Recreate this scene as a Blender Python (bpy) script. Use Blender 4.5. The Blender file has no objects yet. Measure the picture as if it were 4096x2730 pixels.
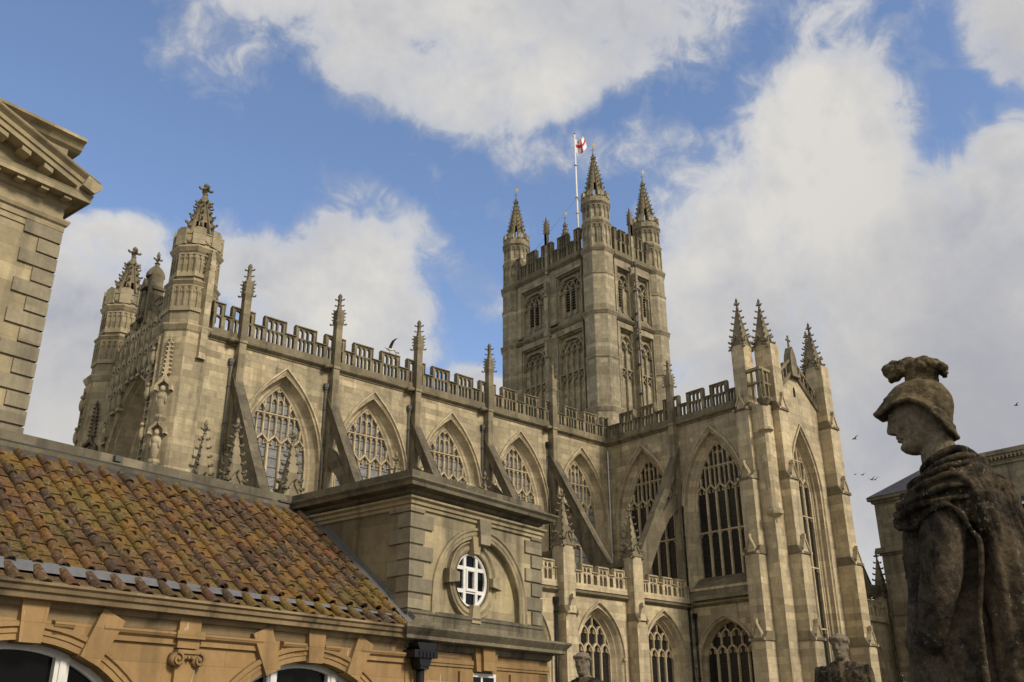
import bpy, math, random
import numpy as np
from mathutils import Vector, Matrix, noise as mnoise
R = math.radians
random.seed(7)
sc = bpy.context.scene
COL = sc.collection

# ---------------------------------------------------------------- camera
CAM = Vector((-51.585, -46.285, 6.0)); YAW, PITCH, ROLL = 42.25, 22.68, -0.35
cam = bpy.data.objects.new("camera", bpy.data.cameras.new("camera")); COL.objects.link(cam)
y_, p_, r_ = R(YAW), R(PITCH), R(ROLL)
fw = Vector((math.sin(y_)*math.cos(p_), math.cos(y_)*math.cos(p_), math.sin(p_)))
rt = Vector((math.cos(y_), -math.sin(y_), 0)); up = rt.cross(fw)
rt2 = math.cos(r_)*rt + math.sin(r_)*up; up2 = -math.sin(r_)*rt + math.cos(r_)*up
cam.matrix_world = Matrix(((rt2.x, up2.x, -fw.x, CAM.x), (rt2.y, up2.y, -fw.y, CAM.y), (rt2.z, up2.z, -fw.z, CAM.z), (0, 0, 0, 1)))
cam.data.sensor_width = 36.0; cam.data.lens = 3826.2/4096*36
cam.data.clip_start = 0.1; cam.data.clip_end = 5000
sc.camera = cam
FPX = 3826.2

def pix(u, v):                       # world direction of a photo pixel (4096 wide): used to set cloud bearings
    return (fw + rt2*((u-2048)/FPX) - up2*((v-1365)/FPX)).normalized()

# ---------------------------------------------------------------- light
SUN_AZ, SUN_EL = 170.0, 38.0         # compass bearing (from +Y clockwise) and height of the veiled sun
sd = Vector((math.sin(R(SUN_AZ))*math.cos(R(SUN_EL)), math.cos(R(SUN_AZ))*math.cos(R(SUN_EL)), math.sin(R(SUN_EL))))
sun = bpy.data.objects.new("sun", bpy.data.lights.new("sun", 'SUN')); COL.objects.link(sun)
sun.data.energy = 3.3; sun.data.angle = R(13); sun.data.color = (1.0, 0.89, 0.73)
sun.rotation_euler = sd.to_track_quat('Z', 'Y').to_euler(); sun.location = (0, 0, 90)

w = bpy.data.worlds.new("World"); sc.world = w; w.use_nodes = True
NT = w.node_tree; NT.nodes.clear()
def N(nt, t, **k):
    n = nt.nodes.new(t)
    for a, b in k.items(): setattr(n, a, b)
    return n
def L(nt, a, b): nt.links.new(a, b)
def mth(nt, op, a, b=None, c=None, clamp=False):
    n = N(nt, 'ShaderNodeMath', operation=op, use_clamp=clamp)
    for i, x in enumerate((a, b, c)):
        if x is None: continue
        if isinstance(x, (int, float)): n.inputs[i].default_value = x
        else: L(nt, x, n.inputs[i])
    return n.outputs[0]
def mixc(nt, f, a, b, mode='MIX'):
    n = N(nt, 'ShaderNodeMix', data_type='RGBA', blend_type=mode)
    for i, x in ((0, f), (6, a), (7, b)):
        if isinstance(x, (int, float)): n.inputs[i].default_value = x
        elif isinstance(x, tuple): n.inputs[i].default_value = (*x, 1) if len(x) == 3 else x
        else: L(nt, x, n.inputs[i])
    return n.outputs[2]
def ramp(nt, f, stops):
    n = N(nt, 'ShaderNodeValToRGB'); L(nt, f, n.inputs[0])
    e = n.color_ramp.elements
    while len(e) < len(stops): e.new(0.5)
    for i, (p, c) in enumerate(stops):
        e[i].position = p; e[i].color = (c, c, c, 1) if isinstance(c, (int, float)) else (*c, 1)
    return n.outputs[0]
def nz(nt, vec, scale, detail=6, rough=0.55, dist=0.0, out=0):
    n = N(nt, 'ShaderNodeTexNoise'); n.inputs['Scale'].default_value = scale; n.inputs['Detail'].default_value = detail
    n.inputs['Roughness'].default_value = rough; n.inputs['Distortion'].default_value = dist
    if vec is not None: L(nt, vec, n.inputs['Vector'])
    return n.outputs[out]

sky = N(NT, 'ShaderNodeTexSky', sky_type='NISHITA', sun_disc=False)
sky.sun_elevation = R(SUN_EL); sky.sun_rotation = R(SUN_AZ)
sky.air_density = 1.0; sky.dust_density = 0.6; sky.ozone_density = 2.0
tc = N(NT, 'ShaderNodeTexCoord')
wn = N(NT, 'ShaderNodeTexNoise'); wn.inputs['Scale'].default_value = 3.2; wn.inputs['Detail'].default_value = 5; L(NT, tc.outputs['Generated'], wn.inputs['Vector'])
w1 = N(NT, 'ShaderNodeVectorMath', operation='SUBTRACT'); L(NT, wn.outputs['Color'], w1.inputs[0]); w1.inputs[1].default_value = (.5, .5, .5)
w2 = N(NT, 'ShaderNodeVectorMath', operation='MULTIPLY_ADD'); L(NT, w1.outputs[0], w2.inputs[0]); w2.inputs[1].default_value = (.16, .16, .16); L(NT, tc.outputs['Generated'], w2.inputs[2])
dirv = w2.outputs[0]
# cloud banks: bearing (given as photo pixel of a 2353-wide print), half width, half height, tilt, weight
BL = [(1010, -20, 570, 170, 3, .98), (1210, 150, 310, 105, -8, .80), (840, 130, 260, 100, 18, .72), (1330, 30, 170, 120, 20, .75), (1180, 270, 330, 60, 4, .33), (480, 60, 160, 120, 30, .35),
      (1860, 430, 190, 260, 0, 1.1), (1870, 260, 170, 90, 5, .85), (2170, 660, 330, 240, 0, 1.3), (1720, 660, 220, 280, 0, 1.0), (1600, 420, 160, 150, 0, .5),
      (2345, 40, 160, 110, 45, .85), (2320, 420, 110, 160, 0, .9), (2050, 1000, 700, 260, 0, 1.2), (1400, 330, 260, 80, 8, .5),
      (740, 700, 220, 200, 25, 1.2), (560, 600, 150, 110, 0, .95), (330, 640, 230, 110, 5, .75), (200, 790, 330, 220, 10, 1.2), (100, 960, 420, 200, 0, 1.2), (250, 520, 120, 70, 0, .75),
      (1090, 880, 110, 60, 15, .9), (900, 500, 330, 70, 28, .40), (1120, 650, 160, 80, 20, .38), (1900, 60, 260, 70, 0, .30),
      (700, 1350, 1300, 330, 0, 1.0)]
acc = None
K = 4096/2353
def smax(a, b): 
    n = N(NT, 'ShaderNodeMath', operation='SMOOTH_MAX'); L(NT, a, n.inputs[0]); L(NT, b, n.inputs[1]); n.inputs[2].default_value = .12
    return n.outputs[0]
for (bx, by, hw, hh, tilt, wt) in BL:
    d0 = pix(bx*K, by*K); ex = d0.cross(Vector((0, 0, 1))).normalized(); ey = ex.cross(d0)
    ct, st_ = math.cos(R(tilt)), math.sin(R(tilt))
    e1 = (ex*ct - ey*st_) * (FPX/(hw*K)); e2 = (ex*st_ + ey*ct) * (FPX/(hh*K))
    def dotn(e):
        n = N(NT, 'ShaderNodeVectorMath', operation='DOT_PRODUCT'); L(NT, dirv, n.inputs[0]); n.inputs[1].default_value = e
        return mth(NT, 'SUBTRACT', n.outputs['Value'], float(d0.dot(e)))
    a, b = dotn(e1), dotn(e2)
    q = mth(NT, 'ADD', mth(NT, 'MULTIPLY', a, a), mth(NT, 'MULTIPLY', b, b))
    m = mth(NT, 'MULTIPLY', mth(NT, 'EXPONENT', mth(NT, 'MULTIPLY', mth(NT, 'POWER', q, 1.6), -0.8)), wt)
    fr = N(NT, 'ShaderNodeVectorMath', operation='DOT_PRODUCT'); L(NT, dirv, fr.inputs[0]); fr.inputs[1].default_value = d0
    m = mth(NT, 'MULTIPLY', m, mth(NT, 'GREATER_THAN', fr.outputs['Value'], 0.0))
    acc = m if acc is None else smax(acc, m)
cn = nz(NT, tc.outputs['Generated'], 7.0, 9, .58, .3)
cn3 = nz(NT, tc.outputs['Generated'], 24.0, 8, .62, .6)
cn2 = nz(NT, tc.outputs['Generated'], 4.5, 6, .6)
# unseen sky behind the viewer: cloud added there to even the ambient light
bd = N(NT, 'ShaderNodeVectorMath', operation='DOT_PRODUCT'); L(NT, tc.outputs['Generated'], bd.inputs[0]); bd.inputs[1].default_value = fw
back = mth(NT, 'MULTIPLY', mth(NT, 'SUBTRACT', .62, bd.outputs['Value'], clamp=True), 1.0)
dens = mth(NT, 'ADD', acc, mth(NT, 'ADD', mth(NT, 'MULTIPLY', mth(NT, 'SUBTRACT', cn, .5), 1.1), mth(NT, 'MULTIPLY', mth(NT, 'SUBTRACT', cn3, .5), .95)))
dens = mth(NT, 'ADD', dens, back)
mask = ramp(NT, dens, [(.20, 0.0), (.36, .20), (.54, .74), (.80, 1.0)])
bright = mth(NT, 'ADD', mth(NT, 'MULTIPLY', cn2, .55), mth(NT, 'MULTIPLY', cn, .45))
ccol = ramp(NT, bright, [(.38, (3.3, 3.45, 4.0)), (.49, (4.7, 4.7, 4.8)), (.58, (6.0, 5.8, 5.45))])
skyc = mixc(NT, 1.0, sky.outputs[0], (1.55, 1.5, 1.55), 'MULTIPLY')
gacc = None
for (bx, by, hw, hh, wt) in ((2230, 930, 380, 260, .95), (1720, 900, 220, 200, .55), (150, 900, 260, 160, .45), (2330, 40, 160, 120, .5), (2120, 420, 120, 120, .3)):
    d0 = pix(bx*K, by*K); n_ = N(NT, 'ShaderNodeVectorMath', operation='DISTANCE'); L(NT, dirv, n_.inputs[0]); n_.inputs[1].default_value = d0
    q = mth(NT, 'MULTIPLY', n_.outputs['Value'], FPX/(.5*(hw+hh)*K)); m = mth(NT, 'MULTIPLY', mth(NT, 'EXPONENT', mth(NT, 'MULTIPLY', mth(NT, 'MULTIPLY', q, q), -1.0)), wt)
    gacc = m if gacc is None else mth(NT, 'MAXIMUM', gacc, m)
rim = ramp(NT, dens, [(.35, 0.0), (.60, 1.0), (.95, .15)])
ccol = mixc(NT, mth(NT, 'MULTIPLY', rim, .55), ccol, (6.1, 6.0, 5.85))
ccol = mixc(NT, mth(NT, 'MULTIPLY', gacc, .75), ccol, (3.0, 3.05, 3.4))
# overhead and behind the viewer: added cloud tone, set as ambient fill
ccol = mixc(NT, mth(NT, 'MULTIPLY', back, 1.1, clamp=True), ccol, (5.4, 5.2, 4.8))
bgc = mixc(NT, mask, skyc, ccol)
bg = N(NT, 'ShaderNodeBackground'); bg.inputs['Strength'].default_value = 0.12; L(NT, bgc, bg.inputs['Color'])
wo = N(NT, 'ShaderNodeOutputWorld'); L(NT, bg.outputs[0], wo.inputs['Surface'])
sc.view_settings.view_transform = 'Standard'; sc.view_settings.look = 'None'
sc.view_settings.exposure = 0.0; sc.view_settings.gamma = 1.0

# ---------------------------------------------------------------- mesh kit
class MB:
    def __init__(s): s.v = []; s.f = []; s.sm = []; s.c = []; s.M = Matrix()
    def add(s, vs, fs, smooth=False, col=None):
        o = len(s.v); s.v += [tuple(s.M @ Vector(p)) for p in vs]
        for f in fs: s.f.append(tuple(i+o for i in f)); s.sm.append(smooth); s.c.append(col)
        return s
    def box(s, x0, x1, y0, y1, z0, z1):
        if x1 < x0: x0, x1 = x1, x0
        if y1 < y0: y0, y1 = y1, y0
        return s.add([(x0,y0,z0),(x1,y0,z0),(x1,y1,z0),(x0,y1,z0),(x0,y0,z1),(x1,y0,z1),(x1,y1,z1),(x0,y1,z1)],
                     [(0,3,2,1),(4,5,6,7),(0,1,5,4),(1,2,6,5),(2,3,7,6),(3,0,4,7)])
    def prism(s, pts, y0, y1, axis='y', caps=True):       # polygon given as (a, z) pairs counter-clockwise seen from -axis
        n = len(pts)
        if axis == 'y': P = [(a, y0, b) for a, b in pts] + [(a, y1, b) for a, b in pts]
        elif axis == 'x': P = [(y0, a, b) for a, b in pts] + [(y1, a, b) for a, b in pts]
        else: P = [(a, b, y0) for a, b in pts] + [(a, b, y1) for a, b in pts]
        F = [(i, i+n, (i+1) % n + n, (i+1) % n) for i in range(n)]
        if caps: F += [tuple(range(n)), tuple(range(2*n-1, n-1, -1))]
        return s.add(P, F)
    def lathe(s, prof, n=8, c=(0, 0), ph=22.5, smooth=False, sq=False):
        P = []; F = []
        for r, z in prof:
            for k in range(n):
                a = R(ph) + 2*math.pi*k/n; P.append((c[0]+r*math.cos(a), c[1]+r*math.sin(a), z))
        for i in range(len(prof)-1):
            for k in range(n):
                F.append((i*n+k, i*n+(k+1) % n, (i+1)*n+(k+1) % n, (i+1)*n+k))
        F.append(tuple(range(n-1, -1, -1))); F.append(tuple(range((len(prof)-1)*n, len(prof)*n)))
        return s.add(P, F, smooth)
    def bar(s, path, prof, closed=False):                 # sweep prof [(offset, y)] along an (x, z) path; left of travel is +offset
        n = len(path); m = len(prof); P = []; F = []
        for i in range(n):
            a = Vector(path[i-1 if (i or closed) else 0]); b = Vector(path[i]); c = Vector(path[(i+1) % n if (i < n-1 or closed) else i])
            d1 = (b-a) if (b-a).length > 1e-9 else (c-b); d2 = (c-b) if (c-b).length > 1e-9 else d1
            d1 = d1.normalized(); d2 = d2.normalized()
            n1 = Vector((-d1.y, d1.x)); n2 = Vector((-d2.y, d2.x)); mm = (n1+n2)
            mm = n1 if mm.length < 1e-6 else mm.normalized(); k = 1/max(.4, mm.dot(n1))
            for o, y in prof: P.append((b.x+mm.x*o*k, y, b.y+mm.y*o*k))
        for i in range(n if closed else n-1):
            for j in range(m-1):
                A = i*m+j; B = ((i+1) % n)*m+j
                F.append((A, A+1, B+1, B))
        return s.add(P, F)
    def rod(s, a, b, r0, r1=None, n=6, smooth=True):
        a, b = Vector(a), Vector(b); r1 = r0 if r1 is None else r1
        d = (b-a).normalized(); t = d.orthogonal().normalized(); q = d.cross(t); P = []
        for c, r in ((a, r0), (b, r1)):
            for k in range(n):
                g = 2*math.pi*k/n; P.append(tuple(c + t*(r*math.cos(g)) + q*(r*math.sin(g))))
        F = [(k, (k+1) % n, (k+1) % n+n, k+n) for k in range(n)] + [tuple(range(n-1, -1, -1)), tuple(range(n, 2*n))]
        return s.add(P, F, smooth)
    def blob(s, c, rx, ry, rz, n=6, m=4, M=None, smooth=True):
        P = [(0, 0, -1)]; F = []
        for i in range(1, m):
            t = math.pi*i/m
            for k in range(n): P.append((math.sin(t)*math.cos(2*math.pi*k/n), math.sin(t)*math.sin(2*math.pi*k/n), -math.cos(t)))
        P.append((0, 0, 1)); T = len(P)-1
        for k in range(n): F.append((0, 1+(k+1) % n, 1+k)); F.append((T, T-n+k, T-n+(k+1) % n))
        for i in range(m-2):
            for k in range(n): F.append((1+i*n+k, 1+i*n+(k+1) % n, 1+(i+1)*n+(k+1) % n, 1+(i+1)*n+k))
        Q = []
        for x, y, z in P:
            v = Vector((x*rx, y*ry, z*rz))
            if M is not None: v = M @ v
            Q.append((c[0]+v.x, c[1]+v.y, c[2]+v.z))
        return s.add(Q, F, smooth)
    def build(s, name, mat, parent=None, loc=None, rotz=0.0, colname=None):
        me = bpy.data.meshes.new(name); me.from_pydata(s.v, [], s.f)
        me.polygons.foreach_set('use_smooth', s.sm)
        me.materials.append(mat); me.update()
        uv = me.uv_layers.new(name='UVMap'); vs = s.v; k = 0; buf = np.zeros(len(me.loops)*2, dtype=np.float32)
        for p in me.polygons:
            nn = p.normal
            if abs(nn.z) < .72:
                t = Vector((-nn.y, nn.x, 0)).normalized()
                # snap the direction so walls in one plane share one running bond
                for vi in p.vertices: buf[k] = vs[vi][0]*t.x+vs[vi][1]*t.y; buf[k+1] = vs[vi][2]; k += 2
            else:
                for vi in p.vertices: buf[k] = vs[vi][0]; buf[k+1] = vs[vi][1]; k += 2
        uv.data.foreach_set('uv', buf)
        if colname:
            ca = me.color_attributes.new(colname, 'FLOAT_COLOR', 'CORNER'); arr = []
            for p in me.polygons:
                c = s.c[p.index] or 0.5
                arr += [c, c, c, 1.0]*p.loop_total
            ca.data.foreach_set('color', arr)
        o = bpy.data.objects.new(name, me); COL.objects.link(o)
        if parent: o.parent = parent
        if loc: o.location = loc
        o.rotation_euler = (0, 0, rotz)
        return o
def tag(o, label=None, cat=None, group=None, kind=None):
    for k, v in (('label', label), ('category', cat), ('group', group), ('kind', kind)):
        if v: o[k] = v
    return o
def thing(name, label, cat, loc=(0, 0, 0), rotz=0, group=None):
    o = bpy.data.objects.new(name, None); COL.objects.link(o); o.location = loc; o.rotation_euler = (0, 0, rotz); o.empty_display_size = .3
    return tag(o, label, cat, group)
def dup(o, parent, loc=None, rotz=None):
    c = o.copy(); COL.objects.link(c); c.parent = parent
    if loc is not None: c.location = loc
    if rotz is not None: c.rotation_euler = (0, 0, rotz)
    for ch in list(o.children): dup(ch, c)
    return c

# ---------------------------------------------------------------- materials
def mat(name):
    m = bpy.data.materials.new(name); m.use_nodes = True
    nt = m.node_tree; return m, nt, nt.nodes['Principled BSDF']
def stone(name, c1, c2, stain, soot, bw=.82, bh=.36, stain_amt=.6, soot_amt=.5, up_dirt=.8, mortar=.012, lichen=0.0, bump=.25, vary=1.0, lich_col=(.34, .32, .26), drips=0.0):
    m, nt, b = mat(name)
    geo = N(nt, 'ShaderNodeNewGeometry'); uv = N(nt, 'ShaderNodeUVMap')
    pos = geo.outputs['Position']
    sp = N(nt, 'ShaderNodeSeparateXYZ'); L(nt, pos, sp.inputs[0])
    br = N(nt, 'ShaderNodeTexBrick'); L(nt, uv.outputs[0], br.inputs['Vector'])
    br.inputs['Scale'].default_value = 1; br.inputs['Brick Width'].default_value = bw; br.inputs['Row Height'].default_value = bh
    br.inputs['Mortar Size'].default_value = mortar*.5; br.inputs['Mortar Smooth'].default_value = .3; br.offset = .43; br.squash = 1.45; br.squash_frequency = 3
    br.inputs['Color1'].default_value = (*c1, 1); br.inputs['Color2'].default_value = (*c2, 1)
    mo = tuple(x*.62 for x in c2); br.inputs['Mortar'].default_value = (*mo, 1)
    col = br.outputs['Color']
    br2 = N(nt, 'ShaderNodeTexBrick'); mp2 = N(nt, 'ShaderNodeMapping'); mp2.inputs['Location'].default_value = (3.7, 0, 0); L(nt, uv.outputs[0], mp2.inputs['Vector']); L(nt, mp2.outputs[0], br2.inputs['Vector'])
    br2.inputs['Scale'].default_value = 1; br2.inputs['Brick Width'].default_value = bw*1.7; br2.inputs['Row Height'].default_value = bh; br2.inputs['Mortar Size'].default_value = 0; br2.offset = .31; br2.squash = .6; br2.squash_frequency = 2
    br2.inputs['Color1'].default_value = (1.24, 1.215, 1.16, 1); br2.inputs['Color2'].default_value = (.70, .695, .70, 1)
    col = mixc(nt, .85*vary, col, mixc(nt, 1.0, col, br2.outputs['Color'], 'MULTIPLY'))
    # blotches of age, rain streaks, soot
    n1 = nz(nt, pos, .33, 7, .6, .4); f1 = ramp(nt, n1, [(.40, 0.0), (.68, 1.0)])
    col = mixc(nt, mth(nt, 'MULTIPLY', f1, stain_amt), col, stain)
    mp = N(nt, 'ShaderNodeMapping'); mp.inputs['Scale'].default_value = (1.9, 1.9, .16); L(nt, pos, mp.inputs['Vector'])
    n2 = nz(nt, mp.outputs[0], 1.0, 8, .62, .2); f2 = ramp(nt, n2, [(.50, 0.0), (.70, 1.0)])
    col = mixc(nt, mth(nt, 'MULTIPLY', f2, soot_amt), col, soot)
    n3 = nz(nt, pos, 4.5, 9, .72); col = mixc(nt, .42*vary, col, mixc(nt, 1.0, col, ramp(nt, n3, [(.28, .5), (.72, 1.4)]), 'MULTIPLY'))
    n10 = nz(nt, pos, 1.35, 5, .6, .8); col = mixc(nt, .22*vary, col, mixc(nt, 1.0, col, ramp(nt, n10, [(.32, .45), (.68, 1.4)]), 'MULTIPLY'))
    sn = N(nt, 'ShaderNodeSeparateXYZ'); L(nt, geo.outputs['Normal'], sn.inputs[0])
    n4 = nz(nt, pos, 2.3, 6, .7)
    fu = mth(nt, 'MULTIPLY', ramp(nt, sn.outputs['Z'], [(.15, 0.0), (.6, 1.0)]), ramp(nt, n4, [(.25, .35), (.6, 1.0)]))
    col = mixc(nt, mth(nt, 'MULTIPLY', fu, up_dirt), col, soot)
    if lichen:
        n5 = nz(nt, pos, 9.0, 5, .75); f5 = ramp(nt, n5, [(.60, 0.0), (.68, 1.0)])
        n6 = nz(nt, pos, .9, 3, .6); f5 = mth(nt, 'MULTIPLY', f5, ramp(nt, n6, [(.42, 0.0), (.62, 1.0)]))
        col = mixc(nt, mth(nt, 'MULTIPLY', f5, lichen), col, lich_col)
    if drips:
        md = N(nt, 'ShaderNodeMapping'); md.inputs['Scale'].default_value = (9, 9, 1.6); L(nt, pos, md.inputs['Vector'])
        fd_ = ramp(nt, nz(nt, md.outputs[0], 1.0, 3, .5, .3), [(.69, 0.0), (.73, 1.0)])
        col = mixc(nt, mth(nt, 'MULTIPLY', fd_, drips), col, (.60, .58, .52))
    L(nt, col, b.inputs['Base Color']); b.inputs['Roughness'].default_value = .93; b.inputs['Specular IOR Level'].default_value = .12
    n9 = nz(nt, pos, 18, 4, .7)
    h = mth(nt, 'ADD', mth(nt, 'ADD', mth(nt, 'MULTIPLY', br.outputs['Fac'], -.8), mth(nt, 'MULTIPLY', n3, .8)), mth(nt, 'MULTIPLY', n9, .35))
    bp = N(nt, 'ShaderNodeBump'); bp.inputs['Strength'].default_value = bump; bp.inputs['Distance'].default_value = .03; L(nt, h, bp.inputs['Height'])
    L(nt, bp.outputs[0], b.inputs['Normal'])
    return m
def plain(name, col, rough=.6, var=.25, scale=4.0, metal=0.0, spec=.3, dirt=None, dirt_scale=2.0, dirt_lo=.5):
    m, nt, b = mat(name); geo = N(nt, 'ShaderNodeNewGeometry')
    n1 = nz(nt, geo.outputs['Position'], scale, 6, .6)
    c = mixc(nt, var, col, mixc(nt, 1.0, col, ramp(nt, n1, [(.3, .4), (.7, 1.5)]), 'MULTIPLY'))
    if dirt:
        n2 = nz(nt, geo.outputs['Position'], dirt_scale, 7, .7); c = mixc(nt, ramp(nt, n2, [(dirt_lo, 0.0), (dirt_lo+.15, .85)]), c, dirt)
    L(nt, c, b.inputs['Base Color']); b.inputs['Roughness'].default_value = rough; b.inputs['Metallic'].default_value = metal; b.inputs['Specular IOR Level'].default_value = spec
    return m
HON1, HON2 = (.55, .47, .315), (.37, .31, .20)
M_wall = stone("abbey_stone", HON1, HON2, (.31, .27, .18), (.12, .108, .078), .85, .37, .60, .65, bump=.5)
M_clean = stone("abbey_pale_stone", (.61, .52, .355), (.48, .40, .26), (.40, .345, .24), (.17, .15, .105), .9, .42, .50, .55, bump=.45)
M_tower = stone("tower_stone", (.47, .415, .295), (.32, .28, .19), (.25, .22, .155), (.115, .103, .077), .7, .34, .6, .7, bump=.5)
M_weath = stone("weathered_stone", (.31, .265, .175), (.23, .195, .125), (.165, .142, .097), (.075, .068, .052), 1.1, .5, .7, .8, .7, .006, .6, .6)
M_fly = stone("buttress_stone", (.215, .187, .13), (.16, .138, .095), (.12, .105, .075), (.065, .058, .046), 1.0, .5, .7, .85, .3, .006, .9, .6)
M_trac = stone("tracery_stone", (.60, .51, .345), (.54, .45, .295), (.45, .37, .235), (.25, .21, .145), 2.0, .9, .4, .3, .4, .003)
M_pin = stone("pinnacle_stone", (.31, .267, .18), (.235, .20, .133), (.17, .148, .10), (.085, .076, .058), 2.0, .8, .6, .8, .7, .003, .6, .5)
M_bath = stone("warm_ashlar", (.40, .262, .124), (.345, .222, .102), (.26, .168, .08), (.13, .095, .055), 1.3, .45, .6, .55, .8, .008, 0, .2, .6, drips=.55)
M_eave = stone("eaves_stone", (.33, .245, .14), (.27, .20, .115), (.18, .14, .085), (.07, .058, .042), 1.5, .6, .7, .95, .9, .004, .4, .3)
M_pav = stone("pavilion_ashlar", (.49, .41, .25), (.42, .35, .21), (.26, .225, .155), (.12, .108, .08), 1.1, .42, .75, .85, .8, .006, .6, .3)
M_pavd = stone("pavilion_weathered", (.225, .198, .138), (.175, .155, .107), (.12, .108, .08), (.06, .056, .043), 1.3, .6, .7, .85, .8, .004, .9, .5)
M_quoin = stone("quoin_stone", (.34, .30, .21), (.25, .22, .155), (.18, .16, .118), (.10, .09, .07), 3.0, .42, .7, .9, .7, .003, .6, .4)
M_pump = stone("pump_room_ashlar", (.47, .40, .25), (.40, .335, .205), (.32, .27, .175), (.16, .14, .105), 1.2, .42, .6, .65, .8, .006, .2, .25)
M_pumpq = stone("pump_room_quoin", (.40, .35, .245), (.32, .28, .19), (.24, .21, .15), (.13, .115, .088), 3.0, .42, .6, .7, .8, .003, .3, .3)
M_far = stone("town_house_stone", (.33, .29, .21), (.25, .22, .155), (.17, .15, .115), (.10, .09, .07), .8, .33, .7, .8)
M_lead = plain("lead_sheet", (.15, .15, .152), .45, .35, 6, .0, .4, (.10, .10, .09), 3.0, .52)
M_slate = plain("slate", (.055, .052, .055), .6, .4, 6, 0, .3, (.11, .095, .065), 2.2, .5)
M_pipe = plain("grey_iron", (.095, .093, .09), .5, .3, 8)
M_black = plain("black_iron", (.012, .012, .013), .45, .3, 8)
M_white = plain("white_paint", (.74, .73, .69), .45, .2, 5, 0, .35, (.52, .49, .42), 6, .62)
M_dark = plain("dark_interior", (.012, .011, .010), .9, .2)
M_gold = plain("gilded_vane", (.30, .24, .12), .5, .2, 8, .4)
M_ground = plain("paving", (.085, .078, .066), .9, .4, 1.2)

def glass(name, dark, light, amt, bars=True):
    m, nt, b = mat(name); uv = N(nt, 'ShaderNodeUVMap'); geo = N(nt, 'ShaderNodeNewGeometry')
    sp = N(nt, 'ShaderNodeSeparateXYZ'); L(nt, uv.outputs[0], sp.inputs[0])
    def lat(sgn):
        t = mth(nt, 'MULTIPLY', mth(nt, 'ADD', mth(nt, 'MULTIPLY', sp.outputs[0], 1.5), mth(nt, 'MULTIPLY', sp.outputs[1], sgn)), 6.5)
        return mth(nt, 'GREATER_THAN', mth(nt, 'ABSOLUTE', mth(nt, 'SUBTRACT', mth(nt, 'FRACT', t), .5)), .40)
    l1 = mth(nt, 'MAXIMUM', lat(1.0), lat(-1.0))
    g1 = mth(nt, 'GREATER_THAN', mth(nt, 'ABSOLUTE', mth(nt, 'SUBTRACT', mth(nt, 'FRACT', mth(nt, 'MULTIPLY', sp.outputs[1], 1.9)), .5)), .455)
    vo = N(nt, 'ShaderNodeTexVoronoi'); vo.inputs['Scale'].default_value = 9.0; L(nt, uv.outputs[0], vo.inputs['Vector'])
    n1 = nz(nt, geo.outputs['Position'], 1.2, 4, .6)
    f = mth(nt, 'MULTIPLY', mth(nt, 'ADD', mth(nt, 'MULTIPLY', vo.outputs['Color'], .6), mth(nt, 'MULTIPLY', n1, .5)), amt)
    c = mixc(nt, f, dark, light); c = mixc(nt, mth(nt, 'MULTIPLY', l1, .75), c, (.02, .02, .02)); c = mixc(nt, g1, c, (.012, .012, .012))
    L(nt, c, b.inputs['Base Color']); b.inputs['Roughness'].default_value = .22; b.inputs['Specular IOR Level'].default_value = .5
    bn = N(nt, 'ShaderNodeBump'); bn.inputs['Strength'].default_value = .35; bn.inputs['Distance'].default_value = .02; L(nt, vo.outputs['Distance'], bn.inputs['Height']); L(nt, bn.outputs[0], b.inputs['Normal'])
    return m
M_glassn = glass("sky_toned_leaded_glass", (.10, .10, .10), (.46, .46, .45), .95)  # sky reflection painted into the base colour as mottled pale grey
M_glasst = glass("dark_leaded_glass", (.008, .008, .009), (.04, .04, .04), .6)
def clear_glass():
    m, nt, b = mat("window_pane"); b.inputs['Base Color'].default_value = (.006, .006, .006, 1); b.inputs['Roughness'].default_value = .1; b.inputs['Specular IOR Level'].default_value = .12
    return m
M_pane = clear_glass()

# ---------------------------------------------------------------- ground
g = MB(); S = 3000
g.add([(-S, -S, 0), (S, -S, 0), (S, S, 0), (-S, S, 0)], [(0, 1, 2, 3)])
tag(g.build('ground', M_ground), kind='structure')

# ================================================================ ABBEY
abbey = thing('abbey_church', 'large honey coloured gothic abbey with pinnacled crossing tower and rows of pointed traceried windows', 'abbey')
XO = .1                               # bay offset
def P(b, name, m, parent=None, **k): return b.build(name, m, parent or abbey, **k)

def arch_r(hw, h): return (hw*hw + h*h)/(2*hw)
def arch_pts(hw, zs, za, zb, n=12):
    r = arch_r(hw, za-zs); pts = [(-hw, zb), (-hw, zs)]; cx = -hw+r
    a_end = math.acos(max(-1, min(1, cx/r)))      # angle at the apex
    for i in range(1, n+1):
        a = math.pi - (math.pi-(math.pi-a_end))*i/n
        pts.append((cx+r*math.cos(a), zs+r*math.sin(a)))
    return pts + [(-x, z) for x, z in reversed(pts[:-1])]
def inset(hw, zs, za, d):              # concentric smaller arch
    r = arch_r(hw, za-zs); c = r-hw; r2 = r-d
    return hw-d, zs, zs+math.sqrt(max(.01, r2*r2-c*c))
def xat(hw, zs, za, z):                # half opening at height z
    if z <= zs: return hw
    r = arch_r(hw, za-zs); c = r-hw
    return max(0, math.sqrt(max(0, r*r-(z-zs)**2))-c)
def zat(hw, zs, za, x):
    r = arch_r(hw, za-zs); c = r-hw
    return zs+math.sqrt(max(0, r*r-(abs(x)+c)**2))

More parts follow.
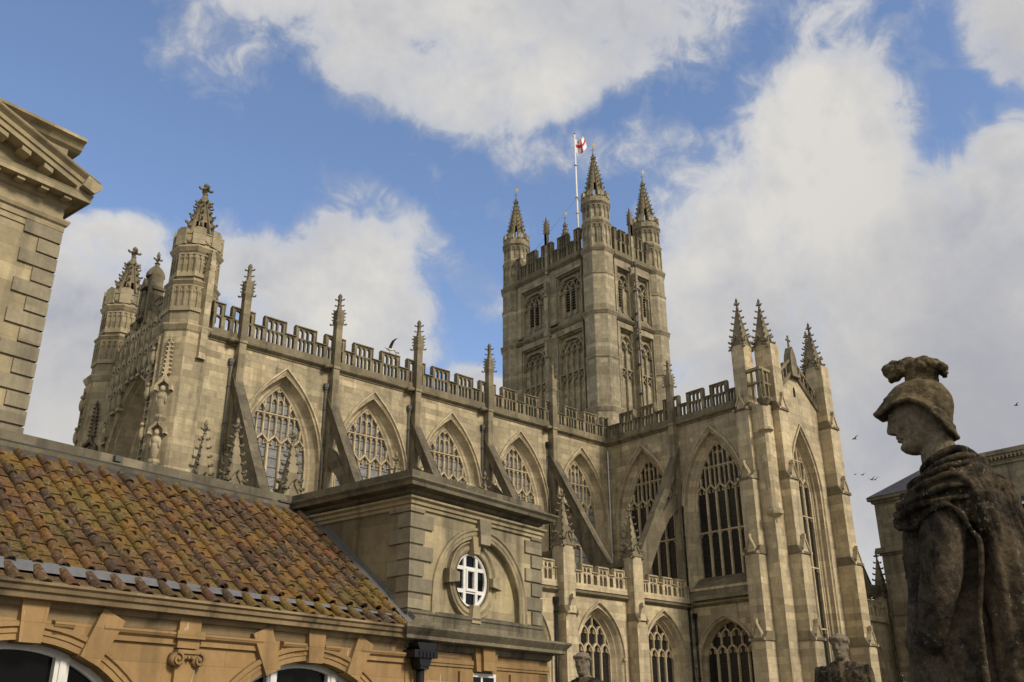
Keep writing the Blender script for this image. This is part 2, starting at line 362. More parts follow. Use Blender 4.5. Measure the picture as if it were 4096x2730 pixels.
def bay_wall(b, x0, x1, z0, z1, A, zb, y=0.0):     # wall sheet with a pointed hole
    pts = arch_pts(*A, zb); n = len(pts)//2
    left = pts[:n+1]; right = pts[n:]
    b.add([(x0, y, z0), (left[0][0], y, z0)] + [(x, y, z) for x, z in left] + [(0, y, z1), (x0, y, z1)], [tuple(range(len(left)+4))])
    b.add([(x1, y, z1), (0, y, z1)] + [(x, y, z) for x, z in right] + [(right[-1][0], y, z0), (x1, y, z0)], [tuple(range(len(right)+4))])
    b.add([(left[0][0], y, z0), (right[-1][0], y, z0), (right[-1][0], y, zb), (left[0][0], y, zb)], [(0, 1, 2, 3)])
def jamb(b, A, zb, prof):              # prof: (offset from glass arch, y)
    b.bar(arch_pts(*A, zb), prof)
def mul(w_, y0, y1): return [(-w_/2, y1), (-w_/2, y0+.06), (-w_*.26, y0), (w_*.26, y0), (w_/2, y0+.06), (w_/2, y1)]
def curve2(a, b, k=6, ease=1.0):       # S-curve between two (x, z)
    out = []
    for i in range(k+1):
        t = i/k; s = t*t*(3-2*t) if ease else t
        out.append((a[0]+(b[0]-a[0])*s, a[1]+(b[1]-a[1])*t))
    return out
def headarch(x0, x1, z0, rise, k=4):
    h = (x1-x0)/2; c = (x0+x1)/2; pts = [(x0, z0)]
    A = (h, 0, rise)
    for i in range(1, k): x = -h+h*i/k; pts.append((c+x, z0+zat(h, 0, rise, x)))
    pts.append((c, z0+rise))
    return pts + [(2*c-x, z) for x, z in reversed(pts[:-1])]
def tracery(A, zb, n, ls, zh, zt, z3, trans, y0=.40, y1=.62, cusps=True):
    """perpendicular tracery: n lights of width ls; zh light heads, zt transom, z3 upper heads"""
    b = MB(); W, T = mul(.15, y0, y1), mul(.085, y0+.05, y1)
    hwn = n*ls/2; mx = [-hwn+ls*i for i in range(1, n)]; cx = [-hwn+ls*(i+.5) for i in range(n)]
    zc = zh-.5
    for x in mx:
        b.bar([(x, zb), (x, zc)], W)
        top = zat(*A, x)-.02; b.bar([(x, zc), (x, min(top, z3 if abs(x) > ls*1.6 else top))], T)
    for c in cx:
        for sgn in (-1, 1): b.bar(curve2((c+sgn*ls/2, zc-.06), (c, zh), 7), mul(.12, y0, y1))
        top = zat(*A, c)-.02
        if top > zh: b.bar([(c, zh-.02), (c, top)], mul(.12, y0, y1))
        if cusps:
            for sgn in (-1, 1): b.bar([(c+sgn*ls*.40, zc-.02), (c+sgn*ls*.17, zc-.10), (c+sgn*ls*.20, zc+.12)], mul(.05, y0+.06, y1-.04))
    xt = xat(*A, zt)
    b.bar([(-xt, zt), (xt, zt)], mul(.11, y0-.01, y1))
    hl = ls/2
    def heads(zz, xmax, rise=.16):
        k = -n
        while k < n:
            xa, xb = k*hl + (0 if n % 2 else 0), (k+1)*hl
            if abs((xa+xb)/2) < xmax-.1: b.bar(headarch(xa+.03, xb-.03, zz-rise, rise, 3), mul(.07, y0+.04, y1))
            k += 1
    heads(zt-.03, xt)
    heads(z3, min(xat(*A, z3+.1), ls*1.02), .2)
    zap = A[2]
    b.bar([(0, z3+.15), (0, z3+.35), (-.18, z3+.55), (-.35, z3+.72)], mul(.09, y0, y1)); b.bar([(0, z3+.35), (.18, z3+.55), (.35, z3+.72)], mul(.09, y0, y1))
    for s in (-1, 1):
        b.bar([(s*ls, zt+.15), (s*(ls+.05), zt+.38), (s*(ls+.18), zt+.62), (s*(ls+.38), zt+.84)], mul(.09, y0, y1))
    for z in trans:
        b.bar([(-hwn, z), (hwn, z)], mul(.12, y0-.01, y1))
        for c in cx: b.bar(headarch(c-ls/2+.05, c+ls/2-.05, z-.26, .22, 3), mul(.06, y0+.05, y1))
    return b
def glass_sheet(A, zb, y):
    pts = arch_pts(*A, zb); b = MB(); b.add([(x, y, z) for x, z in pts], [tuple(range(len(pts)))]); return b
def window(name, A, zb, n, ls, zh, zt, z3, trans, gm, loc, rotz, Ah=None, hood=True, depth=.62, splay=.72, label=None, parent=None):
    """one gothic window: stone frame and hood (the part) with tracery and glass under it"""
    f = MB()
    prof = [(splay+.10, -.004), (splay+.10, -.14), (splay+.02, -.16), (splay-.02, -.05), (splay-.10, -.02), (splay-.09, .05), (splay-.12, .26), (splay-.22, .34), (splay*.45, depth*.78), (splay*.30, depth*.82), (.09, depth), (.09, depth-.06), (0, depth-.02), (0, depth+.25)]
    if not hood: prof = prof[3:]
    jamb(f, A, zb-.75, prof)
    # sloping sill
    hw = A[0]+splay
    f.add([(-hw, -.06, zb-.75), (hw, -.06, zb-.75), (hw, depth+.2, zb), (-hw, depth+.2, zb)], [(0, 1, 2, 3)])
    f.box(-hw-.05, hw+.05, -.12, .1, zb-.88, zb-.74)
    o = P(f, name, M_clean, parent, loc=loc, rotz=rotz)
    t = tracery(A, zb, n, ls, zh, zt, z3, trans, depth-.02, depth+.2)
    t.build('tracery', M_trac, o)
    glass_sheet(A, zb, depth+.16).build('glass', gm, o)
    return o

# --- nave clerestory
CL = (1.95, 20.3, 24.62)              # glass arch
CO = (2.62, 20.3, 25.18)              # hole in the wall
ZB = 15.75
wl = MB()
for i in range(1, 6):
    c = -6*i+3+XO
    wl.M = Matrix.Translation((c, 0, 0)); bay_wall(wl, -3 if i > 1 else -3, 3 if i > 1 else 3-XO, 13.5, 26.3, CO, ZB-.75)
wl.M = Matrix()
wl.add([(-32.6, 0, 8), (-30+XO, 0, 8), (-30+XO, 0, 26.3), (-32.6, 0, 26.3)], [(0, 1, 2, 3)])
wl.box(-32, -.3, .9, 11.5, 25.9, 26.1)
P(wl, 'nave_wall', M_wall)
w0 = window('clerestory_window', CL, ZB, 5, .78, 21.87, 23.0, 23.95, [18.65], M_glassn, (-3+XO, 0, 0), 0, splay=.67)
for i in range(2, 6): dup(w0, abbey, (-6*i+3+XO, 0, 0))
# --- transept west wall (faces -x): local x = -y
RW = R(-90)
wt = MB()
for c, x0, x1 in ((3.3, 0, 6.3), (9.3, 6.3, 12.7)):
    wt.M = Matrix.Translation((0, 0, 0)) @ Matrix.Rotation(RW, 4, 'Z') @ Matrix.Translation((c, 0, 0))
    bay_wall(wt, x0-c, x1-c, 14.1 if c > 5 else 13.5, 26.3, CO, ZB-.75)
wt.M = Matrix.Rotation(RW, 4, 'Z') @ Matrix.Translation((9.15, 0, 0))
AL = (1.95, 10.3, 12.85); ALO = (2.2, 10.3, 13.25)
bay_wall(wt, 6.3-9.15, 12.7-9.15, 0, 14.1, ALO, 5.0)
wt.M = Matrix()
P(wt, 'transept_west_wall', M_wall)
for c in (3.3, 9.3):
    o = dup(w0, abbey, (0, -c, 0), RW)
    for ch in o.children:
        if ch.name.startswith('glass'):
            me = ch.data.copy(); me.materials[0] = M_glasst; ch.data = me
b = MB(); b.M = Matrix.Rotation(RW, 4, 'Z')
b.prism([(-.10, 14.25), (-.26, 14.25), (-.26, 14.35), (-.02, 15.1), (.6, 15.75), (.6, 14.25)][::-1], 7.0, 11.6, 'x'); b.M = Matrix(); P(b, 'window_sill', M_weath)
# --- cornice + parapets
def pierced(b, x0, x1, z0, z1, n, y0, y1, bar_=.09, head=.14):
    pitch = (x1-x0)/n
    for k in range(n+1):
        x = x0+k*pitch
        if 0 < k < n: b.box(x-bar_/2, x+bar_/2, y0+.03, y1-.03, z0, z1)
    for k in range(n):                 # arched, cusped heads
        a, c = x0+k*pitch+(bar_/2 if k else 0), x0+(k+1)*pitch-(bar_/2 if k < n-1 else 0); m_ = (a+c)/2; h = (c-a)/2
        pts = [(a, z1-head)]
        for q in range(1, 4): t = math.pi*(1-q/4); pts.append((m_+h*.92*math.cos(t), z1-head+math.sin(t)*head*.8))
        pts.append((c, z1-head))
        b.prism([(a, z1), (a, z1-head)] + pts[1:-1] + [(c, z1-head), (c, z1)], y0+.04, y1-.04)
def parapet_mesh(L_, units, z0, zl, zm, zt, y0=-.14, y1=.12, ng=3, mg=.127, lead=True):
    """battlemented pierced parapet running 0..L_; units = list of (x_center, half_width) merlons"""
    b = MB(); P_ = .25
    b.box(0, L_, y0-.02, y1, z0-.35, z0)                               # plinth
    xs = 0
    edges = []
    for c, h in units: edges += [(max(0, c-h), min(L_, c+h))]
    # lower band between posts
    posts = []
    for a, e in edges: posts += [a, e]
    seq = sorted(set([0, L_] + posts)); pw = .12
    for a, e in zip(seq[:-1], seq[1:]):
        if e-a < .3: b.box(a, e, y0, y1, z0, zl); continue
        b.box(a, a+pw, y0, y1, z0, zl); b.box(e-pw, e, y0, y1, z0, zl)
        n = max(1, round((e-a-2*pw)/.26)); pierced(b, a+pw, e-pw, z0, zl, n, y0, y1)
    b.box(0, L_, y0+.01, y1-.01, zl, zl+.07)                           # rail
    gaps = []
    last = 0
    for a, e in edges:
        if a > last+.05: gaps.append((last, a))
        last = e
    if last < L_-.05: gaps.append((last, L_))
    for a, e in gaps: 
        b.prism([(y0-.07, zl+.07), (y1+.07, zl+.07), (y1+.05, zl+.12), (0, zl+.19), (y0-.05, zl+.12)], a, e, 'x')
    for a, e in edges:
        b.box(a, a+pw*1.3, y0, y1, zl+.07, zt-.14); b.box(e-pw*1.3, e, y0, y1, zl+.07, zt-.14)
        n = max(1, round((e-a-2*pw)/.30)); pierced(b, a+pw*1.3, e-pw*1.3, zl+.07, zt-.22, n, y0, y1)
        b.box(a+pw*1.3, e-pw*1.3, y0+.01, y1-.01, zt-.22, zt-.14)
        b.prism([(y0-.07, zt-.14), (y1+.07, zt-.14), (y1+.05, zt-.07), (0, zt), (y0-.05, zt-.07)], a-.05, e+.05, 'x')
        for x in (a, e):                                               # coping returns down the merlon sides
            b.box(x-.05 if x == a else x-.002, x+.002 if x == a else x+.05, y0-.05, y1+.05, zl+.15, zt-.13)
    return b
UN = [(0, .64), (2, .64), (4, .64), (6, .64)]
pm = parapet_mesh(6, UN, 26.85, 27.58, 27.7, 28.45)
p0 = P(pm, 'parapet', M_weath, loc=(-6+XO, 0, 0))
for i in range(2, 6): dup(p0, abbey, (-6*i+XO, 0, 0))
P(parapet_mesh(1.75, [(.3, .3), (1.75, .64)], 26.85, 27.58, 27.7, 28.45), 'parapet', M_weath, loc=(-31.75+XO, 0, 0))
pt = parapet_mesh(6.3, [(.0, .3), (2.15, .64), (4.15, .64), (6.3, .64)], 26.85, 27.58, 27.7, 28.45)
P(pt, 'parapet', M_weath, loc=(0, 0, 0), rotz=RW)
P(parapet_mesh(5.4, [(0, .64), (2.1, .64), (4.1, .64)], 26.85, 27.58, 27.7, 28.45), 'parapet', M_weath, loc=(0, -6.3, 0), rotz=RW)
def string(b, x0, x1, prof):           # moulding along x, prof in (y, z)
    b.prism(prof, x0, x1, 'x')
COR = [(.0, 26.12), (-.05, 26.14), (-.07, 26.2), (-.2, 26.3), (-.26, 26.36), (-.26, 26.42), (-.17, 26.5), (0, 26.52)]
COR = list(reversed(COR))
cb = MB(); string(cb, -31.7, -.15, COR)
cb.M = Matrix.Rotation(RW, 4, 'Z'); string(cb, .15, 11.8, COR); cb.M = Matrix()
P(cb, 'cornice', M_weath)

# --- pinnacles
def crocket(b, p, out, s):
    d = Vector(out).normalized(); 
    M = d.to_track_quat('X', 'Z').to_matrix()
    b.blob((p[0]+d.x*s*.5, p[1]+d.y*s*.5, p[2]), s*.75, s*.42, s*.38, 5, 3, M)
    b.blob((p[0]+d.x*s*1.0, p[1]+d.y*s*1.0, p[2]+s*.3), s*.36, s*.4, s*.36, 5, 3, M)
def finial(b, c, z, s):
    """collar, four-leaved cross and bud: total height 3.1 s"""
    x, y = c
    b.lathe([(s*.34, z), (s*.22, z+s*.35), (s*.36, z+s*.42), (s*.36, z+s*.52), (s*.2, z+s*.6), (s*.3, z+s*1.1), (s*.34, z+s*1.6), (s*.2, z+s*1.75)], 8, c)
    for k in range(4):
        a = k*math.pi/2; d = (math.cos(a), math.sin(a), 0)
        crocket(b, (x+d[0]*s*.25, y+d[1]*s*.25, z+s*1.25), d, s*.55)
    b.lathe([(s*.2, z+s*1.7), (s*.34, z+s*2.05), (s*.36, z+s*2.4), (s*.2, z+s*2.8), (.01, z+s*3.1)], 8, c, smooth=True)
def spire(b, c, z0, z1, hw, rows, cs, sides=4, ph=45, gab=True):
    """solid crocketed spirelet of square plan, half width hw at z0"""
    r = hw*math.sqrt(2) if sides == 4 else hw
    H = z1-z0; fs = cs*1.15
    zt = z1-fs*3.1
    rt_ = max(.06, fs*.34)
    b.lathe([(r, z0), (rt_, zt)], sides, c, ph)
    for i in range(rows):
        t = (i+.6)/rows; z = z0+(zt-z0)*t; rr = r+(rt_-r)*t
        for k in range(sides):
            a = R(ph)+2*math.pi*k/sides; crocket(b, (c[0]+rr*math.cos(a)*.93, c[1]+rr*math.sin(a)*.93, z), (math.cos(a), math.sin(a), 0), cs*(1-.3*t))
    finial(b, c, zt, fs)
    if gab and sides == 4:
        for k in range(4):
            M0 = b.M.copy(); b.M = M0 @ Matrix.Translation((c[0], c[1], 0)) @ Matrix.Rotation(k*math.pi/2, 4, 'Z')
            h = hw*1.02; y = -hw-.03
            for s in (-1, 1):
                b.bar([(s*h, z0-.12), (s*h*.55, z0+h*.55), (0, z0+h*1.5)] if s > 0 else [(0, z0+h*1.5), (s*h*.55, z0+h*.55), (s*h, z0-.12)], [(-.06, y+.1), (-.06, y-.03), (.05, y-.05), (.08, y+.05), (.08, y+.25)])
            b.add([(-h, y+.02, z0-.1), (h, y+.02, z0-.1), (0, y+.02, z0+h*1.4)], [(0, 1, 2)])
            for q in range(2): crocket(b, (h*(.95-.5*q), y, z0+h*.62*q), (.8, -.5, 0), cs*.6); crocket(b, (-h*(.95-.5*q), y, z0+h*.62*q), (-.8, -.5, 0), cs*.6)
            crocket(b, (0, y-.05, z0+h*1.55), (0, -1, 0), cs*.7)
            b.blob((h*1.05, y-.1, z0-.2), .07, .12, .08, 5, 3); b.blob((-h*1.05, y-.1, z0-.2), .07, .12, .08, 5, 3)
            b.M = M0
# slim finial shafts of the clerestory
def nave_pinnacle():
    b = MB(); y = -.28; h = .205
    b.box(-h, h, y-h+.02, .02, 15.0, 26.3); b.box(-h, h, y-h, y+h, 26.3, 29.1)
    b.box(-h-.03, h+.03, y-h-.03, 0, 26.25, 26.4)
    c = (0, y)
    b.lathe([(.30, 29.05), (.36, 29.25), (.33, 29.45), (.35, 29.9), (.30, 30.05), (.16, 30.12), (.11, 30.55), (.15, 30.75), (.10, 30.85), (.15, 30.98), (.09, 31.12), (.01, 31.2)], 4, c, 45)
    for k in range(4):
        a = R(45)+k*math.pi/2; d = (math.cos(a), math.sin(a), 0)
        for z, r, s in ((29.12, .34, .15), (29.42, .30, .10), (29.62, .30, .10), (29.85, .31, .12), (30.05, .24, .11), (30.38, .14, .13), (30.78, .13, .14)):
            crocket(b, (c[0]+d[0]*r, c[1]+d[1]*r, z), d, s)
    return b
np0 = nave_pinnacle()
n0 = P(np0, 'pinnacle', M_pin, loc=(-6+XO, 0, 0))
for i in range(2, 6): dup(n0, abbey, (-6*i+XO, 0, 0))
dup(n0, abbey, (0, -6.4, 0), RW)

# --- flying buttresses
def flyer():
    b = MB(); t = .21
    top = [(0.1, 24.75), (-5.05, 16.25), (-6.5, 16.25), (-6.5, 15.85), (-5.0, 15.3), (-4.7, 15.7), (0.1, 23.75)]
    b.prism([(y, z) for y, z in reversed(top)], -t, t, 'x')
    b.prism([(0.1, 24.85), (-5.08, 16.33), (-5.2, 16.25), (0.1, 24.62)], -t-.06, t+.06, 'x')          # coping
    low = [(0.1, 21.75), (-.9, 21.1), (-2.1, 19.9), (-3.2, 18.3), (-4.7, 15.9), (-5.6, 13.9), (-6.3, 13.2), (-6.4, 12.9), (-5.2, 13.4), (-4.4, 14.8), (-3.4, 16.6), (-2.4, 18.3), (-1.5, 19.5), (-.7, 20.2), (.1, 20.55)]
    b.prism([(y, z) for y, z in reversed(low)], -t+.03, t-.03, 'x')
    b.box(-.3, .3, -.3, .1, 20.2, 20.55); b.box(-.27, .27, -.22, .1, 19.95, 20.22)                    # corbel at the springing
    return b
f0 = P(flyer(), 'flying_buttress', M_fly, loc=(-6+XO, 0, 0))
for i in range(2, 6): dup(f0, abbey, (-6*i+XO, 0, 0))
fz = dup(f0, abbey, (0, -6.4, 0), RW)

# --- aisle: wall, piers, parapet
AY = -6.7
aw = MB()
A4 = (1.42, 10.4, 12.78); A4O = (2.02, 10.4, 13.2)
for i in (1, 2, 3):
    aw.M = Matrix.Translation((-6*i+3+XO+.0, AY, 0)); bay_wall(aw, -3, 3 if i > 1 else 3-XO, 0, 14.1, A4O, 5.5)
aw.M = Matrix()
aw.add([(-33, AY, 0), (-18+XO, AY, 0), (-18+XO, AY, 14.1), (-33, AY, 14.1)], [(0, 1, 2, 3)])
P(aw, 'aisle_wall', M_clean)
ar = MB(); ar.add([(-33, AY, 14.15), (0, AY, 14.15), (0, .2, 14.9), (-33, .2, 14.9)], [(0, 1, 2, 3)]); P(ar, 'aisle_roof', M_lead)
def tracery2(A, zb, n, ls, zh, y0, y1):
    b = MB(); W = mul(.14, y0, y1); hwn = n*ls/2
    xs = [-hwn+ls*i for i in range(1, n)]
    for x in xs: b.bar([(x, zb), (x, zh-.5)], W)
    z = zh; k = n; cxs = [-hwn+ls*(i+.5) for i in range(n)]
    while cxs and z < A[2]+.2:
        for c in cxs:
            pts = headarch(c-ls/2, c+ls/2, z-.55, .55, 5)
            pts = [(x, q) for x, q in pts if abs(x) <= xat(*A, q)+.03]
            if len(pts) > 1: b.bar(pts, mul(.11, y0, y1))
            for s in (-1, 1): b.bar([(c+s*ls*.42, z-.45), (c+s*ls*.2, z-.42), (c+s*ls*.24, z-.22)], mul(.05, y0+.06, y1-.04))
        for c in cxs:
            top = min(z+.45, zat(*A, c)-.02)
            if top > z and abs(c) < A[0]: b.bar([(c, z), (c, top)], mul(.10, y0, y1))
        cxs = [(a+c)/2 for a, c in zip(cxs[:-1], cxs[1:])]; z += 1.0
    return b
def window2(A, zb, n, ls, zh, loc, rotz, splay=.6, depth=.55):
    f = MB()
    prof = [(splay+.08, -.004), (splay+.08, -.12), (splay, -.15), (splay-.04, -.04), (splay-.1, .0), (splay-.16, .07), (splay*.5, depth*.55), (splay*.4, depth*.5), (.09, depth), (0, depth-.03), (0, depth+.25)]
    jamb(f, A, zb, prof)
    for s in (-1, 1): f.box(s*(A[0]+splay+.04)-.14, s*(A[0]+splay+.04)+.14, -.17, .02, A[1]-.1, A[1]+.06)
    o = P(f, 'aisle_window', M_clean, loc=loc, rotz=rotz)
    tracery2(A, zb, n, ls, zh, depth-.02, depth+.18).build('tracery', M_trac, o)
    glass_sheet(A, zb, depth+.14).build('glass', M_glasst, o)
    return o
a0 = window2(A4, 5.5, 4, .71, 11.22, (-3+XO-.1, AY, 0), 0)
for i in (2, 3): dup(a0, abbey, (-6*i+3+XO, AY, 0))
window2(AL, 5.0, 5, .78, 11.45, (0, -9.15, 0), RW, .3, .55)
ACOR = list(reversed([(0, 13.72), (-.06, 13.76), (-.2, 13.86), (-.24, 13.9), (-.24, 13.97), (-.1, 14.06), (0, 14.08)]))
ac = MB(); ac.M = Matrix.Translation((0, AY, 0)); string(ac, -33, -.15, ACOR); ac.M = Matrix.Rotation(RW, 4, 'Z') @ Matrix.Translation((0, 0, .12)); string(ac, 6.85, 11.75, ACOR); ac.M = Matrix()
P(ac, 'aisle_string_course', M_weath)
apm = parapet_mesh(5.1, [(.25, .25), (1.55, .42), (2.95, .42), (4.35, .42)], 14.45, 15.05, 15.2, 15.62)
pa = P(apm, 'aisle_parapet', M_clean, loc=(-6+XO+.45, AY, 0))
for i in (2, 3): dup(pa, abbey, (-6*i+XO+.45, AY, 0))
def pier():
    b = MB(); drs = []; h = .45; c = (0, -6.9)
    b.box(-h, h, c[1]-h, AY+.05, 13.0, 14.2)
    b.box(-h, h, c[1]-h, c[1]+h, 14.2, 16.5)
    b.box(-h-.03, h+.03, AY, c[1]-h-.12, 7.3, 12.6); b.box(-h-.1, h+.1, AY, c[1]-h-.4, 0, 6.95)
    for z, d0, d1 in ((12.6, .45, .62), (6.95, .55, .85)):
        dr = MB(); drs.append(dr); dr.prism([(AY, z-.02), (c[1]-d1-.02, z-.02), (c[1]-d1, z+.06), (c[1]-d0, z+.42), (AY, z+.42)][::-1], -h-.06, h+.06, 'x')
        b.prism([(-.26, z+.0), (.26, z+.0), (.26, z+.28), (0, z+.85), (-.26, z+.28)], c[1]-d1-.06, c[1]-d0+.1)
        for s in (-1, 1): b.box(s*.42-.07, s*.42+.07, c[1]-d1-.14, c[1]-d1+.1, z-.05, z+.1)
        b.box(-.05, .05, c[1]-d1-.12, c[1]-d1+.1, z+.8, z+1.05)
    s_ = MB(); spire(s_, c, 16.55, 19.85, .40, 6, .22)
    s_.box(-h-.05, h+.05, c[1]-h-.05, c[1]+h+.05, 16.42, 16.58)
    return b, s_, drs
pb, ps, pd_ = pier()
pr = P(pb, 'buttress_pier', M_clean, loc=(-6+XO, 0, 0)); ps.build('pier_pinnacle', M_pin, pr); [q_.build('drip_course', M_weath, pr) for q_ in pd_]
for i in (2, 3, 4, 5): dup(pr, abbey, (-6*i+XO, 0, 0))
dup(pr, abbey, (-32.64, 0.29, 0)); dup(pr, abbey, (-33.59, 1.57, 0))
fe = dup(f0, abbey, (9.6, -11.3, 0), R(90)); pe = dup(pr, abbey, (9.7, -11.3, -.9), R(90))
cw = MB(); cw.box(9.5, 22, -11.7, -11.3, 0, 13.6); P(cw, 'chapel_wall', M_clean)
dup(pa, abbey, (10.6, -11.7, -.5)); dup(pa, abbey, (17.2, -11.7, -.5))
o_ = dup(a0, abbey, (12.9, -11.7, -.6))

# --- downpipes
def pipe(x, y, z0, z1, mt, r=.045, hop=True):
    b = MB(); b.rod((x, y, z0), (x, y, z1), r, n=8)
    z = z0+.3
    while z < z1: b.rod((x, y, z), (x, y, z+.09), r*1.5, n=8); z += 2.1
    if hop: b.box(x-.13, x+.13, y-.11, y+.11, z1-.03, z1+.2); b.box(x-.09, x+.09, y-.08, y+.1, z1-.15, z1-.03)
    P(b, 'downpipe', mt)
for i in (2, 4, 5, 3): pipe(-6*i+XO+(-.42), -.12, 15.0, 25.1, M_pipe)
pipe(-6+XO-.42, -.12, 15.5, 25.1, M_black)
pipe(-.16, -.16, 13.6, 25.8, M_white, .05, False)
pipe(-.45, AY-.12, 5, 13.9, M_black, .07); pipe(-.12, AY-.3, 5, 13.3, M_black, .07); pipe(-12+XO-.62, AY-.12, 4, 13.3, M_black, .07)
pipe(-.2, -7.0+.3, 13.9, 20.5, M_black, .05, False)
for i in range(1, 6):
    gg = MB(); x = -6*i+XO-.5
    gg.blob((x, -.3, 26.35), .34, .22, .16, 7, 5); gg.blob((x-.15, -.38, 26.25), .16, .2, .13, 6, 4); gg.box(x-.2, x+.2, -.2, 0, 26.1, 26.5)
    P(gg, 'gutter_spout', M_weath)

# --- transept south corner buttresses
def buttress(stages, w2):              # local: centre x=0, projecting towards -y; stages (z0, z1, face)
    b = MB(); drs = []
    for q, (z0, z1, d) in enumerate(stages):
        b.box(-w2, w2, -d, .9, z0, z1)
        if q < len(stages)-1:
            d2 = stages[q+1][2]; z = z1
            dr = MB(); drs.append(dr); dr.prism([(-d-.09, z-.03), (.5, z-.03), (.5, z+.5), (-d2+.01, z+.5), (-d-.09, z+.07)], -w2-.08, w2+.08, 'x')
            b.prism([(-.27, z+.02), (.27, z+.02), (.27, z+.3), (0, z+.92), (-.27, z+.3)], -d-.06, -d2+.2)
            for s in (-1, 1):
                b.box(s*(w2+.0)-.07, s*(w2+.0)+.07, -d-.16, -d+.1, z-.06, z+.1)
                b.prism([(s*.30, z+.22), (s*.34, z+.34), (0, z+1.06), (0, z+.9)][::-s], -d-.13, -d2+.2)
            b.box(-.06, .06, -d-.14, -d+.1, z+.95, z+1.2)
    return b, drs
STA = [(0, 11.45, 1.0), (11.45, 16.55, .8), (16.55, 21.3, .6), (21.3, 25.95, .33), (25.95, 30.6, .05)]
def corner(loc, rotz, STA=STA):
    bb_, dr_ = buttress(STA, .5); o = P(bb_, 'corner_buttress', M_clean, loc=loc, rotz=rotz); [q_.build('drip_course', M_weath, o) for q_ in dr_]
    s_ = MB(); spire(s_, (0, .45), 30.6, 34.3, .47, 6, .23); s_.build('spirelet', M_pin, o)
    return o
corner((0, -12.17, 0), RW)
STB = [(0, 11.45, .98), (11.45, 16.55, .80), (16.55, 21.3, .62), (21.3, 25.95, .45), (25.95, 30.6, .37)]
cB = corner((1.67, -13.6, 0), 0, STB)
dup(cB, abbey, (7.95, -13.6, 0)); corner((9.62, -12.17, 0), R(90))
# south gable wall and corner pier
SW_ = (1.32, 20.9, 24.9); SWO = (1.75, 20.9, 25.55)
sw = MB(); sw.M = Matrix.Translation((4.8, -13.2, 0)); bay_wall(sw, -4.2, 4.2, 0, 26.4, SWO, 7.0)
sw.prism([(-3.7, 26.4), (3.7, 26.4), (0.25, 29.3), (-.25, 29.3)], -.004, .6); sw.M = Matrix()
sw.box(.06, 1.3, -13.55, -12.6, 0, 26.2); sw.box(8.3, 9.55, -13.55, -12.6, 0, 26.2); sw.box(9.2, 9.6, -12.7, 0, 0, 26.4)
sw.box(.4, 9.2, -12.8, -.2, 25.9, 26.1)
P(sw, 'transept_south_wall', M_clean)
so = window('south_window', SW_, 7.0, 4, .66, 22.3, 23.4, 24.2, [19.62, 16.3, 12.45], M_glasst, (4.8, -13.2, 0), 0, splay=.42)
gb = MB(); gb.M = Matrix.Translation((4.8, -13.2, 0))
for s in (-1, 1):
    q = [(s*3.7, 26.5), (0, 29.6)]; q = q if s < 0 else q[::-1]
    gb.bar(q, [(-.1, .3), (-.1, -.12), (.05, -.2), (.16, -.14), (.2, .3)])
    # sloping pierced parapet with crocket-like steps
    for k in range(7):
        t = k/7; x = s*(3.5-3.1*t); z = 26.85+2.6*t
        gb.box(x-.05, x+.05, -.08, .12, z, z+.75)
    for k in range(4):
        t = k/4; x0 = s*(3.5-3.1*t); x1 = s*(3.5-3.1*(t+.14)); z = 27.55+2.6*t
        gb.prism(sorted([(x0, z), (x1, z+.4), (x1, z+.62), (x0, z+.6)], key=lambda p: p[0]) if False else ([(x0, z), (x1, z+.3), (x1, z+.65), (x0, z+.5)] if s < 0 else [(x1, z+.3), (x0, z), (x0, z+.5), (x1, z+.65)]), -.1, .14)
    q = [(s*3.7, 27.6), (s*.3, 30.4)]; q = q if s < 0 else q[::-1]
    gb.bar(q, [(-.07, .16), (-.07, -.14), (.09, -.12), (.1, .16)])
gb.box(-.36, .36, -.25, .3, 29.3, 30.5); gb.prism([(-.36, 30.5), (.36, 30.5), (.26, 30.9), (0, 31.45), (-.26, 30.9)], -.25, .3)
gb.lathe([(.1, 31.3), (.07, 31.55), (.1, 31.6), (.05, 31.7)], 6); gb.box(-.05, .05, -.05, .05, 31.65, 32.3); gb.box(-.2, .2, -.05, .05, 31.95, 32.06)
gb.blob((0, 0, 32.3), .08, .08, .08); gb.blob((.2, 0, 32.0), .08, .08, .08); gb.blob((-.2, 0, 32.0), .08, .08, .08)
gb.box(-.5, .5, -.35, 0, 29.15, 29.35)
gb.M = Matrix(); P(gb, 'gable_parapet', M_weath)
lc = MB(); lc.M = Matrix.Translation((4.75, -13.2, 0)); lc.prism(arch_pts(.14, 28.2, 28.5, 27.75, 4)[::-1], -.012, .02); lc.M = Matrix(); P(lc, 'gable_lancet', M_dark)
ct = MB()                                # little corner balustrade and its corbelled shaft
for k in range(3):
    ct.box(-.12+.0+k*.42-.06, -.12+k*.42+.06, -13.75, -13.63, 26.6, 28.45); ct.box(-.1, .02, -13.2-.42*k+.1, -13.08-.42*k+.1, 26.6, 28.45)
ct.box(-.2, 1.0, -13.78, -13.6, 27.5, 27.65); ct.box(-.16, 0.02, -13.7, -12.7, 27.5, 27.65); ct.box(-.25, 1.0, -13.82, -13.56, 28.42, 28.6); ct.box(-.22, .06, -13.75, -12.7, 28.42, 28.6)
ct.box(-.2, 1.0, -13.8, -13.5, 26.45, 26.65)
ct.lathe([(.12, 25.9), (.3, 26.1), (.42, 26.3), (.48, 26.4), (.48, 26.5)], 8, (.25, -13.6)); P(ct, 'corner_balustrade', M_weath)
cs = MB(); cs.lathe([(.26, 24.4), (.26, 26.0)], 8, (.25, -13.5)); cs.lathe([(.30, 19.2), (.30, 24.3)], 8, (.25, -13.45)); 
